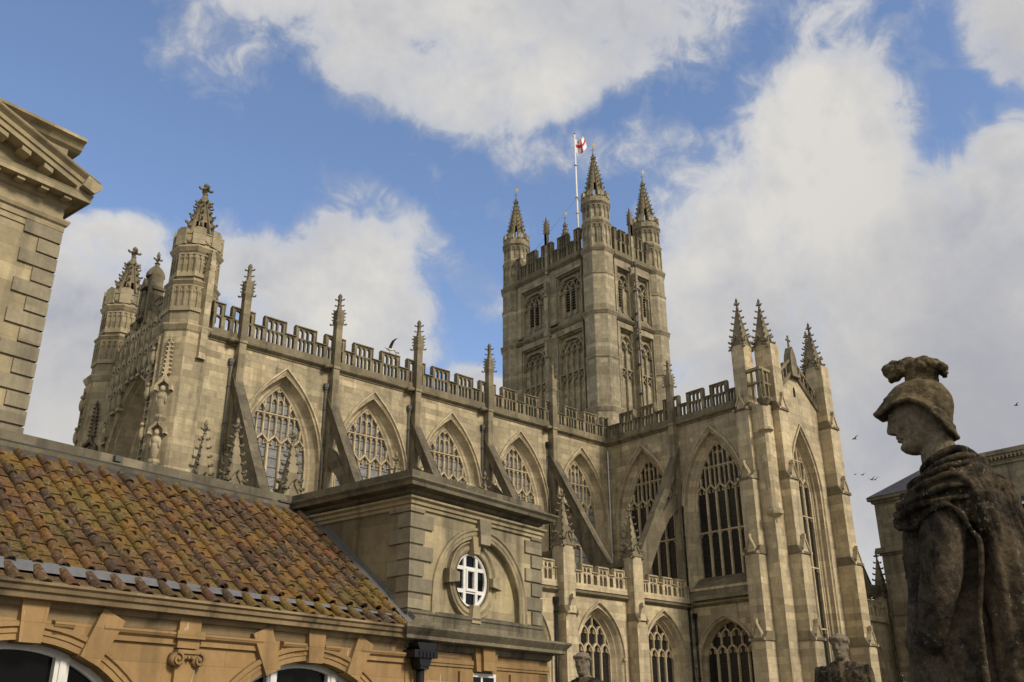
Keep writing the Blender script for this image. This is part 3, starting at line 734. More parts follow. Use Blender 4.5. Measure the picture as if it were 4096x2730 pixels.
cs.lathe([(.3, 24.22), (.5, 24.34), (.5, 24.44), (.28, 24.6)], 8, (.25, -13.5)); cs.lathe([(.1, 18.4), (.2, 18.7), (.5, 18.9), (.52, 19.02), (.52, 19.1), (.32, 19.3)], 8, (.25, -13.5)); P(cs, 'corner_shaft', M_clean)

# ================================================================ crossing tower
TC = [(1.52, 1.48), (8.1, 1.48), (1.52, 11.5), (8.1, 11.5)]
AP = 1/math.cos(R(22.5))
def ringprof(ap, z, d=.16, h=.36):      # octagonal string course
    return [(ap*AP, z-h), ((ap+d*.35)*AP, z-h*.8), ((ap+d)*AP, z-h*.3), ((ap+d)*AP, z-h*.12), ((ap+d*.2)*AP, z)]
def oct_panels(b, c, ap, z0, z1, n=2, head=.35, w_=.10, d=.09):
    """ribs and arched heads on the eight faces of an octagonal shaft"""
    fw_ = 2*ap*math.tan(R(22.5))
    M0 = b.M.copy()
    for k in range(8):
        b.M = M0 @ Matrix.Translation((c[0], c[1], 0)) @ Matrix.Rotation(k*math.pi/4, 4, 'Z')
        for i in range(n+1):
            x = -fw_/2+fw_*i/n; ww = w_ if 0 < i < n else w_*.9
            b.box(max(-fw_/2-.03, x-ww/2), min(fw_/2+.03, x+ww/2), -ap-d-.004*(i % 2), -ap+.03, z0+.01, z1-.01)
        for i in range(n):
            x0, x1 = -fw_/2+fw_*i/n, -fw_/2+fw_*(i+1)/n; m_ = (x0+x1)/2; h = (x1-x0)/2
            pts = [(m_+h*math.cos(math.pi*(1-q/6)), z1-head+head*.75*math.sin(math.pi*(1-q/6))) for q in range(7)]
            b.prism([(x0, z1)] + pts + [(x1, z1)], -ap-d*.8, -ap+.03)
            for s in (-1, 1): b.box(m_+s*h*.45-.03, m_+s*h*.45+.03, -ap-d*.8, -ap+.03, z1-head*.9, z1-head*.35)
        b.box(-fw_/2, fw_/2, -ap-d-.010-.002*(k % 2), -ap+.03, z1-.06, z1+.02+.002*k); b.box(-fw_/2-.02, fw_/2+.02, -ap-d-.014-.002*(k % 2), -ap+.03, z0-.003*k, z0+.22+.003*k)
    b.M = M0
def open_spire(b, c, z0, z1, r0, r1, rows, cs, open_to=.42):
    M0 = b.M.copy()
    for k in range(8):
        a = R(22.5)+k*math.pi/4; d = Vector((math.cos(a), math.sin(a), 0)); t = Vector((-d.y, d.x, 0))
        w0_, w1_ = r0*.17, r1*.36
        P_ = []
        for (r, z, ww) in ((r0, z0, w0_), (r1, z1, w1_)):
            for rr, s in ((r, -1), (r, 1), (r-.22 if r > .4 else r*.4, 1), (r-.22 if r > .4 else r*.4, -1)):
                P_.append((c[0]+d.x*rr+t.x*s*ww, c[1]+d.y*rr+t.y*s*ww, z))
        b.add(P_, [(0, 1, 5, 4), (1, 2, 6, 5), (2, 3, 7, 6), (3, 0, 4, 7), (0, 3, 2, 1), (4, 5, 6, 7)])
        for i in range(rows):
            q = (i+.35)/rows; rr = r0+(r1-r0)*q; z = z0+(z1-z0)*q
            crocket(b, (c[0]+d.x*rr, c[1]+d.y*rr, z), d, cs*(1-.35*q))
        # web between this rib and the next, open in its lower part
        a2 = a+math.pi/4; d2 = Vector((math.cos(a2), math.sin(a2), 0))
        q0 = open_to; rr = (r0+(r1-r0)*q0)*.93; zz = z0+(z1-z0)*q0
        b.add([(c[0]+d.x*rr, c[1]+d.y*rr, zz), (c[0]+d2.x*rr, c[1]+d2.y*rr, zz), (c[0]+d2.x*r1*.9, c[1]+d2.y*r1*.9, z1), (c[0]+d.x*r1*.9, c[1]+d.y*r1*.9, z1)], [(0, 1, 2, 3)])
        q3 = q0*.72; r3 = (r0+(r1-r0)*q3)*.93; z3 = z0+(z1-z0)*q3
        for da, db in ((d, d2), (d2, d)):
            m_ = (d*.5+d2*.5)
            b.add([(c[0]+da.x*rr, c[1]+da.y*rr, zz+.02), (c[0]+(da*.35+m_*.65).x*rr*1.0, c[1]+(da*.35+m_*.65).y*rr, zz+.02), (c[0]+da.x*r3, c[1]+da.y*r3, z3)], [(0, 1, 2), (2, 1, 0)])
    b.M = M0
tower = MB()
tower.box(1.0, 8.6, .98, 12.0, 24, 44.4); tower.box(.98, 8.6, 1.0, 12, 24, 28.9)
tower_o = P(tower, 'tower', M_tower)

def tower_face(b, W_, cxs, pw, lights, louv, z_lo=29.0):
    """W_ face length from x=0; cxs panel centres; pw half width of a panel; face plane y=0, panel plane y=.42"""
    D = .42
    holes = sorted((c-pw, c+pw) for c in cxs)
    seq = [0] + [x for h in holes for x in h] + [W_]
    for zt, z0 in ((37.0, z_lo), (42.55, 38.35)):
        for a, e in zip(seq[0::2], seq[1::2]): b.box(a, e, 0, D+.1, z0-.1, zt+.01)
        b.box(0, W_, 0, D+.1, zt, zt+.62 if zt < 40 else 43.3)
        for c in cxs:                                          # frame moulding round each panel
            b.bar([(c-pw, z0), (c-pw, zt), (c+pw, zt), (c+pw, z0)], [(.0, -.03), (.07, -.035), (.09, .0)])
            b.bar([(c-pw+.12, z0), (c-pw+.12, zt-.14), (c+pw-.12, zt-.14), (c+pw-.12, z0)], [(.12, .1), (.06, .16), (.02, .14), (0, .3), (0, D+.02)])
    b.box(0, W_, .0, D+.1, 37.5, 38.0)
    for c in cxs:
        b.add([(c-pw, -.0, 38.0), (c+pw, 0, 38.0), (c+pw, D, 38.75), (c-pw, D, 38.75)], [(0, 1, 2, 3)])
        ls = (2*pw-.24)/lights
        xs = [c-pw+.12+ls*i for i in range(lights+1)]
        for z0, zt, low in ((z_lo, 36.85, True), (38.6, 42.4, False)):
            zh = zt-1.35
            for x in xs[1:-1]: b.bar([(x, z0), (x, zh)], mul(.12, .16, D+.02))
            for i in range(lights):
                b.bar(headarch(xs[i], xs[i+1], zh-.3, .75, 5), mul(.10, .16, D+.02))
                m_ = (xs[i]+xs[i+1])/2
                for s in (-1, 1): b.bar([(m_+s*ls*.42, zh-.25), (m_+s*ls*.18, zh-.18), (m_+s*ls*.22, zh+.05)], mul(.06, .2, D))
            # intersecting arch over the whole panel
            b.bar([(x, z) for x, z in headarch(c-pw+.12, c+pw-.12, zh-.1, 1.05, 8)], mul(.11, .1, D))
            if lights > 2:
                for k in range(lights-1): b.bar(headarch(xs[k], xs[k+2], zh-.25, 1.0, 6), mul(.07, .2, D))
            for k in range(lights):
                m_ = (xs[k]+xs[k+1])/2; b.bar([(m_, zh+.4), (m_, zh+.85)], mul(.06, .2, D))
            if low:                                            # quatrefoil band
                for zq in (33.45,):
                    b.box(xs[0], xs[-1], .2, D+.02, zq+.06, zq+.16)
                    for i in range(lights):
                        m_ = (xs[i]+xs[i+1])/2; h = ls*.36
                        for s in (-1, 1):
                            b.bar([(m_-s*h, zq), (m_, zq-.3), (m_+s*h, zq)] if s > 0 else [(m_+h, zq-.55), (m_, zq-.3), (m_-h, zq-.55)], mul(.08, .22, D))
                        b.blob((m_, .36, zq-.3), h*.4, .08, .1, 5, 3)
def louvres(b, fr, xs, z0, z1):
    for (a, e) in xs:
        b.prism(arch_pts((e-a)/2, z1-.05, z1+.4, z0, 3)[::-1] if False else [(x+(a+e)/2, z) for x, z in arch_pts((e-a)/2, z1-.05, z1+.4, z0, 3)][::-1], .355, .43)
        z = z0+.06
        while z < z1-.05:
            fr.add([(a, .17, z), (e, .17, z), (e, .365, z+.12), (a, .365, z+.12), (a, .17, z+.03), (e, .17, z+.03), (e, .365, z+.155), (a, .365, z+.155)], [(0, 1, 5, 4), (4, 5, 6, 7), (3, 2, 1, 0)]); z += .245
def make_face(loc, rotz, W_, cxs, pw, lights, lv):
    b = MB(); tower_face(b, W_, cxs, pw, lights, lv)
    # middle shaft with crocketed gablets
    m_ = W_/2
    b.box(m_-.2, m_+.2, -.32, .02, 28, 42.3); b.box(m_-.26, m_+.26, -.4, .02, 37.3, 37.9)
    for z in (35.4, 41.0): b.prism([(m_-.25, z), (m_+.25, z), (m_, z+.6)], -.42, 0); b.box(m_-.13, m_+.13, -.42, 0, z+.5, z+1.4)
    for z in (36.2, 36.6, 37.0, 41.7, 42.1):
        for s in (-1, 1): b.blob((m_+s*.17, -.38, z), .07, .07, .08, 5, 3)
    b.box(m_-.14, m_+.14, -.2, .06, 43.2, 48.2)
    o = b.build('tower_face', M_tower, tower_o, loc=loc, rotz=rotz)
    for q_ in lv:
        l = MB(); fr = MB(); louvres(l, fr, [q_], 39.15, 41.35)
        l.build('louvre_opening', M_dark, tower_o, loc=loc, rotz=rotz); fr.build('louvre_slats', M_tower, tower_o, loc=loc, rotz=rotz)
    st = MB(); string(st, -.1, W_+.1, list(reversed([(0.1, 37.55), (-.04, 37.58), (-.16, 37.72), (-.2, 37.76), (-.2, 37.84), (-.05, 38.0), (.1, 38.02)])))
    st.build('tower_string_course', M_weath, tower_o, loc=loc, rotz=rotz); st = MB()
    string(st, -.1, W_+.1, list(reversed([(.1, 43.25), (-.04, 43.28), (-.2, 43.44), (-.24, 43.48), (-.24, 43.56), (-.1, 43.66), (.1, 43.68)])))
    st.build('tower_string_course', M_weath, tower_o, loc=loc, rotz=rotz)
    k = W_/8.0
    pp = parapet_mesh(W_, [(.0, .5*k), (W_*.25, .55*k), (W_*.5, .6*k), (W_*.75, .55*k), (W_, .5*k)], 44.0, 45.0, 45.1, 46.2, -.12, .2)
    pp.build('tower_parapet', M_weath, tower_o, loc=loc, rotz=rotz)
    fn = MB(); c = (m_, -.06)
    fn.box(m_-.13, m_+.13, -.2, .08, 46.0, 47.2); fn.lathe([(.24, 47.1), (.26, 47.3), (.22, 48.2), (.14, 48.4), (.02, 48.9)], 4, c, 45)
    for z in (47.2, 47.5, 47.8, 48.1, 48.4):
        for q in range(4): a = R(45)+q*math.pi/2; crocket(fn, (c[0]+.2*math.cos(a), c[1]+.2*math.sin(a), z), (math.cos(a), math.sin(a), 0), .09)
    fn.build('tower_finial', M_pin, tower_o, loc=loc, rotz=rotz)
# west face: local x = -y ; starts at north turret (y=10.4) ... south turret (y=2.6)
pwW = 1.43
make_face((.6, 10.4, 0), RW, 7.8, [10.4-8.45, 10.4-4.07], pwW, 4, [(1.95-.62, 1.95-.08), (1.95+.08, 1.95+.62), (6.33-.62, 6.33-.08), (6.33+.08, 6.33+.62)])
make_face((2.6, .6, 0), 0, 4.45, [3.68-2.6, 6.15-2.6], .82, 2, [(1.08-.6, 1.08-.12), (3.55+.1, 3.55+.58)])
nb = MB(); nb.box(8.5, 9.0, 2.6, 10.4, 24, 43.6); nb.box(2.6, 7, 12, 12.4, 24, 43.6)
nb.build('tower_wall', M_tower, tower_o)
for x, y, rz, W_ in ((9.0, 2.6, R(90), 7.8), (7.05, 12.4, R(180), 4.45)):
    k = W_/8; parapet_mesh(W_, [(.0, .5*k), (W_*.25, .55*k), (W_*.5, .6*k), (W_*.75, .55*k), (W_, .5*k)], 44.0, 45.0, 45.1, 46.2, -.12, .2).build('tower_parapet', M_weath, tower_o, loc=(x, y, 0), rotz=rz)
def turret_mesh():
    b = MB(); c = (0, 0)
    b.lathe([(1.34*AP, 24), (1.34*AP, 29.3)] + ringprof(1.34, 29.75, .16, .5) + [(1.30*AP, 29.8), (1.30*AP, 33.75), (1.36*AP, 33.85), (1.36*AP, 33.95), (1.27*AP, 34.1), (1.27*AP, 37.5)] + ringprof(1.28, 37.95, .17, .42) +
            [(1.25*AP, 38.0), (1.25*AP, 41.1), (1.31*AP, 41.2), (1.31*AP, 41.3), (1.23*AP, 41.4), (1.23*AP, 43.2)] + ringprof(1.23, 43.65, .18, .42) + [(1.10*AP, 43.7), (1.10*AP, 46.0)] + ringprof(1.12, 46.15, .14, .3) + [(1.04*AP, 46.2), (1.04*AP, 47.75)] + ringprof(1.06, 48.12, .2, .4) +
            [(1.12*AP, 48.15), (1.12*AP, 48.62), (.9*AP, 48.64)], 8, c)
    oct_panels(b, c, 1.10, 43.75, 45.85, 2, .36, .11, .1); oct_panels(b, c, 1.04, 46.25, 47.75, 2, .34, .11, .1)
    for k in range(8):                   # merlons at the spire foot
        M0 = b.M.copy(); b.M = Matrix.Rotation(k*math.pi/4+math.pi/8, 4, 'Z')
        b.prism([(-.26, 48.6), (.26, 48.6), (.26, 49.05), (0, 49.2), (-.26, 49.05)], -1.22, -1.0); b.M = M0
    return b
def turret_spire():
    b = MB(); c = (0, 0)
    open_spire(b, c, 48.7, 52.75, .98, .16, 9, .17, .36)
    finial(b, c, 52.5, .34)
    return b
def vane_mesh(flag=True):
    b = MB(); b.rod((0, 0, 53.4), (0, 0, 54.9), .025, .012)
    for a in (0, 90): 
        d = (math.cos(R(a+30))*.22, math.sin(R(a+30))*.22); b.rod((-d[0], -d[1], 53.85), (d[0], d[1], 53.85), .014, n=4); b.rod((-d[0]*.7, -d[1]*.7, 53.95), (d[0]*.7, d[1]*.7, 53.75), .01, n=4)
    if flag: b.add([(0, 0, 54.2), (.2, -.115, 54.24), (.21, -.12, 54.55), (0, 0, 54.58), (0, .02, 54.2), (.2, -.095, 54.24), (.21, -.10, 54.55), (0, .02, 54.58)], [(0, 1, 2, 3), (7, 6, 5, 4), (0, 4, 5, 1), (1, 5, 6, 2), (2, 6, 7, 3)])
    return b
tm, ts, tv = turret_mesh(), turret_spire(), vane_mesh()
t0 = tm.build('turret', M_tower, tower_o, loc=(*TC[0], 0)); s0 = ts.build('turret_spire', M_weath, tower_o, loc=(*TC[0], 0)); v0 = tv.build('weather_vane', M_gold, tower_o, loc=(*TC[0], 0))
for c in TC[1:]:
    for o in (t0, s0, v0): dup(o, tower_o, (*c, 0))
tp = MB(); x, y = 4.83-.22, .1
tp.rod((x, y, 29.5), (x, y, 42.9), .055, n=8); tp.lathe([(.10, 42.85), (.17, 43.0), (.17, 43.3), (.1, 43.35)], 10, (x, y), 0)
for z in (31.5, 34, 36.3, 38.5, 40.6): tp.box(x-.09, x+.09, y-.07, y+.3, z, z+.12)
tp.build('tower_downpipe', M_pipe, tower_o)

# ================================================================ west front
def west_turret():
    b = MB(); c = (0, 0)
    b.lathe([(1.42*AP, 0), (1.42*AP, 26.2)] + ringprof(1.4, 26.72, .2, .5) + [(1.24*AP, 26.75), (1.24*AP, 29.05)] + ringprof(1.24, 29.35, .16, .34) + [(1.12*AP, 29.4), (1.12*AP, 30.95)] + ringprof(1.16, 31.5, .2, .45) + [(1.22*AP, 31.5), (1.24*AP, 32.2), (1.0*AP, 32.25)], 8, c)
    oct_panels(b, c, 1.24, 27.5, 29.0, 3, .42, .09, .08); oct_panels(b, c, 1.12, 29.6, 31.0, 3, .3, .09, .08)
    for k in range(8):
        M0 = b.M.copy(); b.M = Matrix.Rotation(k*math.pi/4+math.pi/8, 4, 'Z')
        b.prism([(-.34, 31.55), (.34, 31.55), (.34, 32.5), (.2, 32.62), (-.2, 32.62), (-.34, 32.5)], -1.36, -1.1)
        b.M = Matrix.Rotation(k*math.pi/4, 4, 'Z'); b.prism([(-.3, 31.65), (.3, 31.65), (.3, 32.15), (0, 32.3), (-.3, 32.15)], -1.29, -1.2); 
        b.bar([(-.19, 32.1), (-.19, 31.85), (0, 31.68), (.19, 31.85), (.19, 32.1)], [(0, -1.29), (.0, -1.33), (.05, -1.33), (.05, -1.28)]); b.box(-.36, .36, -1.33, -1.2, 32.2, 32.27); b.M = M0
    return b
def west_spire():
    b = MB(); c = (0, 0); open_spire(b, c, 32.3, 34.85, .98, .27, 5, .25, .42)
    b.lathe([(.34, 34.65), (.42, 34.78), (.40, 34.92), (.25, 35.0), (.12, 35.42)], 8, c)
    for k in range(8): a = k*math.pi/4; crocket(b, (.34*math.cos(a), .34*math.sin(a), 34.8), (math.cos(a), math.sin(a), 0), .17)
    b.lathe([(.2, 34.95), (.10, 35.36), (.16, 35.42), (.16, 35.48), (.09, 35.54), (.13, 35.66), (.22, 35.74), (.22, 35.84), (.09, 35.9), (.16, 36.0), (.15, 36.1), (.02, 36.22)], 8, c)
    for k in range(4):
        a = k*math.pi/2; crocket(b, (.17*math.cos(a), .17*math.sin(a), 35.76), (math.cos(a), math.sin(a), 0), .22)
    return b
wm, ws_ = west_turret(), west_spire()
WT = [(-32.42, 1.3), (-32.42, 11.7)]
w1_ = P(wm, 'west_turret', M_wall, loc=(*WT[0], 0)); ws_.build('west_spire', M_weath, w1_)
w2_ = dup(w1_, abbey, (*WT[1], 0))
# engaged shaft with bracket on the south-west turret
es = MB(); es.M = Matrix.Translation((-32.42, 1.3, 0)) @ Matrix.Rotation(R(12), 4, 'Z')
es.box(-.2, .2, -1.62, -1.2, 25.0, 30.0); es.prism([(-.25, 24.8), (.25, 24.8), (.2, 25.0), (-.2, 25.0)], -1.66, -1.2)
es.lathe([(.24, 30.0), (.3, 30.2), (.2, 31.0), (.1, 31.3)], 4, (0, -1.45), 45)
for z in (30.05, 30.3, 30.6, 30.9, 31.15):
    for q in range(4): a = R(45)+q*math.pi/2; crocket(es, (.2*math.cos(a), -1.45+.2*math.sin(a), z), (math.cos(a), math.sin(a), 0), .11)
es.M = Matrix(); P(es, 'engaged_shaft', M_wall)
# wall between the turrets with the great west window
RX = R(-90)
ww = MB(); ww.M = Matrix.Translation((-32.75, 6.5, 0)) @ Matrix.Rotation(RX, 4, 'Z')
WA = (2.55, 20.6, 24.6); WO = (3.42, 20.6, 25.7); bay_wall(ww, -4.4, 4.4, 0, 27.0, WO, 8.0)
ww.prism([(-4.3, 27.0), (4.3, 27.0), (1.0, 29.6), (-1.0, 29.6)], 0, .6)
# blind panelling and carved figures above the window arch
rw = random.Random(11)
for i in range(-5, 6):
    x = i*.80
    zb_ = zat(3.5, 20.6, 25.8, x)+.15 if abs(x) < 3.45 else 18
    zt_ = 27.0+max(0, min(2.3, (4.3-abs(x))*.72))
    if zb_ < zt_-.3: ww.box(x-.08, x+.08, -.26, .02, zb_, zt_); ww.box(x-.04, x+.04, -.34, -.2, zb_, zt_)
    for z in (19.6, 21.4, 23.2, 24.9, 26.4, 27.9):
        xm = x+.4+rw.uniform(-.05, .05)
        if abs(xm) > xat(3.7, 20.6, 26.0, z)+.15 and abs(xm) < 4.2-max(0, z-27)*1.3:
            ww.prism([(xm-.36, z+.55), (xm-.30, z+.2), (xm, z+.42), (xm+.30, z+.2), (xm+.36, z+.55), (xm, z+.8)][::-1], -.3, .02)
            ww.blob((xm, -.2, z-.35), .2, .17, .5, 8, 6); ww.blob((xm, -.24, z+.15), .11, .12, .14, 7, 5); ww.blob((xm+rw.uniform(-.2, .2), -.22, z-.1), .12, .13, .2, 6, 4)
            ww.box(xm-.25, xm+.25, -.28, .02, z-1.0, z-.82)
ww.M = Matrix(); P(ww, 'west_front', M_wall)
window('west_window', WA, 8.0, 7, .72, 21.5, 22.7, 23.7, [16.0], M_glassn, (-32.75, 6.5, 0), RX, splay=.92, depth=1.5)
wp = MB(); wp.M = Matrix.Translation((-32.75, 6.5, 0)) @ Matrix.Rotation(RX, 4, 'Z')
for s in (-1, 1):
    q = [(s*4.2, 27.1), (s*1.1, 29.4)]; q = q if s < 0 else q[::-1]
    wp.bar(q, [(-.15, .4), (-.15, -.2), (.1, -.28), (.2, -.2), (.2, .4)])
    for k in range(5):
        x0, x1 = s*(4.2-.62*k), s*(4.2-.62*(k+1)); z = 27.3+.5*k
        wp.box(x0, x1, -.12, .25, z-.3, z+.62); wp.box(min(x0, x1)-.04, max(x0, x1)+.04, -.18, .3, z+.6, z+.74)
wp.box(-.8, .8, -.2, .4, 29.0, 30.9); wp.box(-.9, .9, -.28, .45, 30.8, 31.0)
for s in (-1, 1): wp.box(s*.62-.13, s*.62+.13, -.45, -.1, 28.6, 31.3); wp.lathe([(.17, 31.3), (.03, 31.9)], 4, (s*.62, -.28), 45)
wp.box(-.5, .5, -.3, .4, 31.0, 32.0); wp.lathe([(.56, 31.9), (.54, 32.15), (.38, 32.45), (.16, 32.65), (.10, 32.8), (.18, 32.85), (.1, 32.9)], 8, (0, .05))
finial(wp, (0, .05), 32.75, .3)
wp.blob((0, -.35, 30.0), .28, .22, .75, 8, 6); wp.blob((0, -.4, 30.75), .15, .15, .18, 8, 6); wp.box(-.4, .4, -.6, -.1, 29.0, 29.2); wp.prism([(-.42, 31.0), (.42, 31.0), (0, 31.7)], -.6, -.1)
wp.M = Matrix(); P(wp, 'west_gable', M_weath)
# statues in niches and the carved ladder on the turret
def niche(o_parent, loc, rotz, zs):
    b = MB()
    for z in zs:
        b.lathe([(.12, z-.42), (.3, z-.15), (.33, z)], 8, (0, -.16)); b.blob((0, -.2, z+.62), .24, .2, .66, 8, 7); b.blob((0, -.22, z+1.0), .28, .2, .28, 8, 6)
        b.blob((0, -.26, z+1.42), .14, .15, .18, 8, 6)
        for s in (-1, 1): b.blob((s*.22, -.26, z+.85), .08, .1, .3, 6, 5)
        b.bar([(-.4, z+1.35), (-.36, z+1.65), (-.12, z+1.85), (0, z+2.15), (.12, z+1.85), (.36, z+1.65), (.4, z+1.35)], [(-.07, 0), (-.07, -.3), (.07, -.3), (.07, 0)])
        for x, q in ((-.34, 1.72), (-.15, 1.92), (0, 2.25), (.15, 1.92), (.34, 1.72)): b.blob((x, -.2, z+q), .08, .1, .08, 5, 3)
    top = zs[0]+2.3
    b.prism([(-.14, top), (.14, top), (.05, top+1.9), (-.05, top+1.9)], -.12, .02)
    for k in range(8):
        for s in (-1, 1): b.blob((s*(.2-.012*k), -.12, top+.05+k*.24), .08, .1, .07, 5, 3)
    finial(b, (0, -.1), top+1.75, .16)
    return b
nm = niche(None, None, None, [21.45, 19.1])
d_ = 1.42
P(nm, 'niche_statues', M_clean, loc=(WT[0][0]-d_*.707-.1, WT[0][1]-d_*.707+.1, 0), rotz=R(-45))
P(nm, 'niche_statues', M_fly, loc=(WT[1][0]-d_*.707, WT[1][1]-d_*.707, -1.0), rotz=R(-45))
def ladder():
    b = MB()
    for s in (-1, 1): b.box(s*.26-.04, s*.26+.04, -.14, 0, 15, 26)
    for k in range(26): b.box(-.26, .26, -.13, -.03, 15.2+k*.42, 15.27+k*.42)
    for z, x in ((16.8, .05), (18.6, -.05), (20.6, .05), (22.8, 0), (24.8, .05)):
        b.blob((x, -.22, z), .16, .16, .42, 7, 5); b.blob((x, -.26, z+.5), .11, .11, .13, 6, 5)
        for s in (-1, 1): b.blob((x+s*.2, -.14, z+.1), .09, .06, .35, 5, 4)
    return b
lm = ladder()
for c in WT: P(lm, 'carved_ladder', M_wall, loc=(c[0]-1.42, c[1]+(.0), 0), rotz=RX)

# ================================================================ flagpole
fp = thing('flagpole', 'white flagpole flying a white flag with a red cross above the abbey tower', 'flagpole', (4.72, 6.6, 43.6))
b = MB(); b.rod((0, 0, 0), (.0, 0, 16.0), .14, .06, 10)
for z in (4, 7.3, 9, 12.5): b.rod((0, 0, z), (0, 0, z+.08), .17, n=10)
b.build('pole', M_white, fp)
b = MB(); b.blob((0, 0, 16.1), .11, .11, .11, 8, 6); b.build('pole_cap', M_gold, fp)
def flag_mat():
    m, nt, bs = mat("flag_cloth"); uv = N(nt, 'ShaderNodeUVMap'); sp = N(nt, 'ShaderNodeSeparateXYZ'); L(nt, uv.outputs[0], sp.inputs[0])
    def band(o, c, h): return mth(nt, 'LESS_THAN', mth(nt, 'ABSOLUTE', mth(nt, 'SUBTRACT', o, c)), h)
    f = mth(nt, 'MAXIMUM', band(sp.outputs[1], .5, .11), band(sp.outputs[0], .5, .065))
    e = mth(nt, 'MULTIPLY', band(sp.outputs[0], .22, .06), band(sp.outputs[1], .8, .09))
    c = mixc(nt, f, (.78, .76, .76), (.55, .03, .035)); c = mixc(nt, mth(nt, 'MULTIPLY', e, .7), c, (.1, .1, .11)); L(nt, c, bs.inputs['Base Color']); bs.inputs['Roughness'].default_value = .8
    return m
nx, ny = 26, 14; vs = []; uvs = []; fs = []
fd = Vector((.72, -.69, 0)); fn_ = Vector((.69, .72, 0))
for j in range(ny+1):
    for i in range(nx+1):
        s, t = i/nx, j/ny
        along = 1.75*(s-.13*s*s); droop = .35*s - .55*math.sin(s*2.6)*s + .12*math.sin(s*9+t)
        z = 14.0+1.45*t-(droop)*.0 + .55*s*s*1.0 - .5*math.sin(s*math.pi)*(1-t)*.5 + .12*math.sin(s*8.0)*s
        wv = .22*math.sin(s*7.5+t*1.6)*s
        p = fd*(along*.72*(1-.25*s*t)+.06) + fn_*wv*1.9; vs.append((p.x, p.y, z-.35*math.sin(s*4.2)*s*(.3+t))); uvs.append((s, t))
for j in range(ny):
    for i in range(nx): a = j*(nx+1)+i; fs.append((a, a+1, a+nx+2, a+nx+1))
me = bpy.data.meshes.new('flag'); me.from_pydata(vs, [], fs); me.polygons.foreach_set('use_smooth', [True]*len(fs)); uvl = me.uv_layers.new(name='UVMap')
for lp in me.loops: uvl.data[lp.index].uv = uvs[lp.vertex_index]
me.materials.append(flag_mat()); fo = bpy.data.objects.new('flag', me); COL.objects.link(fo); fo.parent = fp
b = MB()
for x, y in ((-3.3, -5.2), (-1.0, -5.0), (-3.0, 4.5), (-2.2, -5.6)): b.rod((0, 0, 9.0), (x, y, 2.4), .012, n=4)
b.build('stay_wire', M_pipe, fp)

# ================================================================ ROMAN BATHS (frame: x along the frontage, y away)
BZ = R(9.7); BP = (-39.21, -29.318, 0)
pav = thing('bath_pavilion', 'square stone pavilion with round white window and corner quoins in front of the abbey', 'pavilion', BP, BZ)
arc = thing('bath_arcade', 'low warm stone wing with lichen covered clay tile roof and round headed white windows', 'bath house', BP, BZ)
PW, PD = 4.72, 5.2
b = MB()
# front wall, round-arched recess with an oculus
OC = (2.16, 9.44); OR = .65; RC = 2.42; RR = 1.45; RZ = 8.95      # oculus centre/radius, recess centre/radius, springing
def circ(c, r, n=40, a0=0, a1=360): return [(c[0]+r*math.cos(R(a0+(a1-a0)*i/n)), c[1]+r*math.sin(R(a0+(a1-a0)*i/n))) for i in range(n+1)]
OC = (RC-.22, 9.45)
arc_pts = [(RC-RR, 8.55), (RC-RR, RZ)] + circ((RC, RZ), RR, 24, 180, 0)[1:-1] + [(RC+RR, RZ), (RC+RR, 8.55)]
n_ = len(arc_pts)//2
lft = arc_pts[:n_+1]; rgt = arc_pts[n_:]
b.add([(0, 0, 8.2)] + [(RC-RR, 0, 8.2)] + [(x, 0, z) for x, z in lft] + [(lft[-1][0], 0, 11.2), (0, 0, 11.2)], [tuple(range(len(lft)+4))])
b.add([(PW, 0, 11.2), (lft[-1][0], 0, 11.2)] + [(x, 0, z) for x, z in rgt] + [(RC+RR, 0, 8.2), (PW, 0, 8.2)], [tuple(range(len(rgt)+4))])
b.bar(arc_pts, [(.26, -.004), (.26, -.05), (.20, -.075), (.17, -.04), (.10, -.04), (.07, -.02), (.02, -.02), (0, .0), (0, .16)])
b.box(RC-RR-.2, RC+RR+.2, -.0, .2, 8.2, 8.55)
# recessed plane with oculus hole
oc = circ(OC, OR, 40)[:-1]; oc = [(OC[0]+(x-OC[0])*.92, z) for x, z in oc]
y = .15
top_half = [p for p in oc[:21]]; bot_half = oc[20:] + [oc[0]]
b.add([(RC+RR, y, OC[1])] + [(RC+RR, y, 10.7), (RC-RR, y, 10.7), (RC-RR, y, OC[1])] + [(x, y, z) for x, z in reversed(top_half)], [tuple(range(4+len(top_half)))])
b.add([(RC-RR, y, OC[1])] + [(RC-RR, y, 8.5), (RC+RR, y, 8.5), (RC+RR, y, OC[1])] + [(x, y, z) for x, z in reversed(bot_half)], [tuple(range(4+len(bot_half)))])
b.box(0, PW, .25, PD, 7.9, 11.3)
b.add([(0, 0, 8.2), (0, PD, 8.2), (0, PD, 11.2), (0, 0, 11.2)], [(3, 2, 1, 0)]); b.add([(PW, 0, 0), (PW, PD, 0), (PW, PD, 11.2), (PW, 0, 11.2)], [(0, 1, 2, 3)])
b.build('wall', M_pav, pav)
b = MB(); b.bar(oc + [oc[0]], [(.0, .13), (.0, .06)][::-1] + [] , closed=False)
for o_, p_ in ((0, 1),):
    b.bar(oc, [(.0, .24), (.0, .10), (-.05, .07), (-.12, .06), (-.15, .09), (-.20, .04), (-.24, .04), (-.25, .16)], closed=True)
b.build('oculus_surround', M_pav, pav)
def wedge(b, c, ang, r0, r1, w0, w1, y0, y1):
    a = R(ang); d = Vector((math.cos(a), math.sin(a))); t = Vector((-d.y, d.x)); c = Vector(c)
    q = [c+d*r0-t*w0, c+d*r1-t*w1, c+d*r1+t*w1, c+d*r0+t*w0]
    b.prism([(p.x, p.y) for p in q], y0, y1)
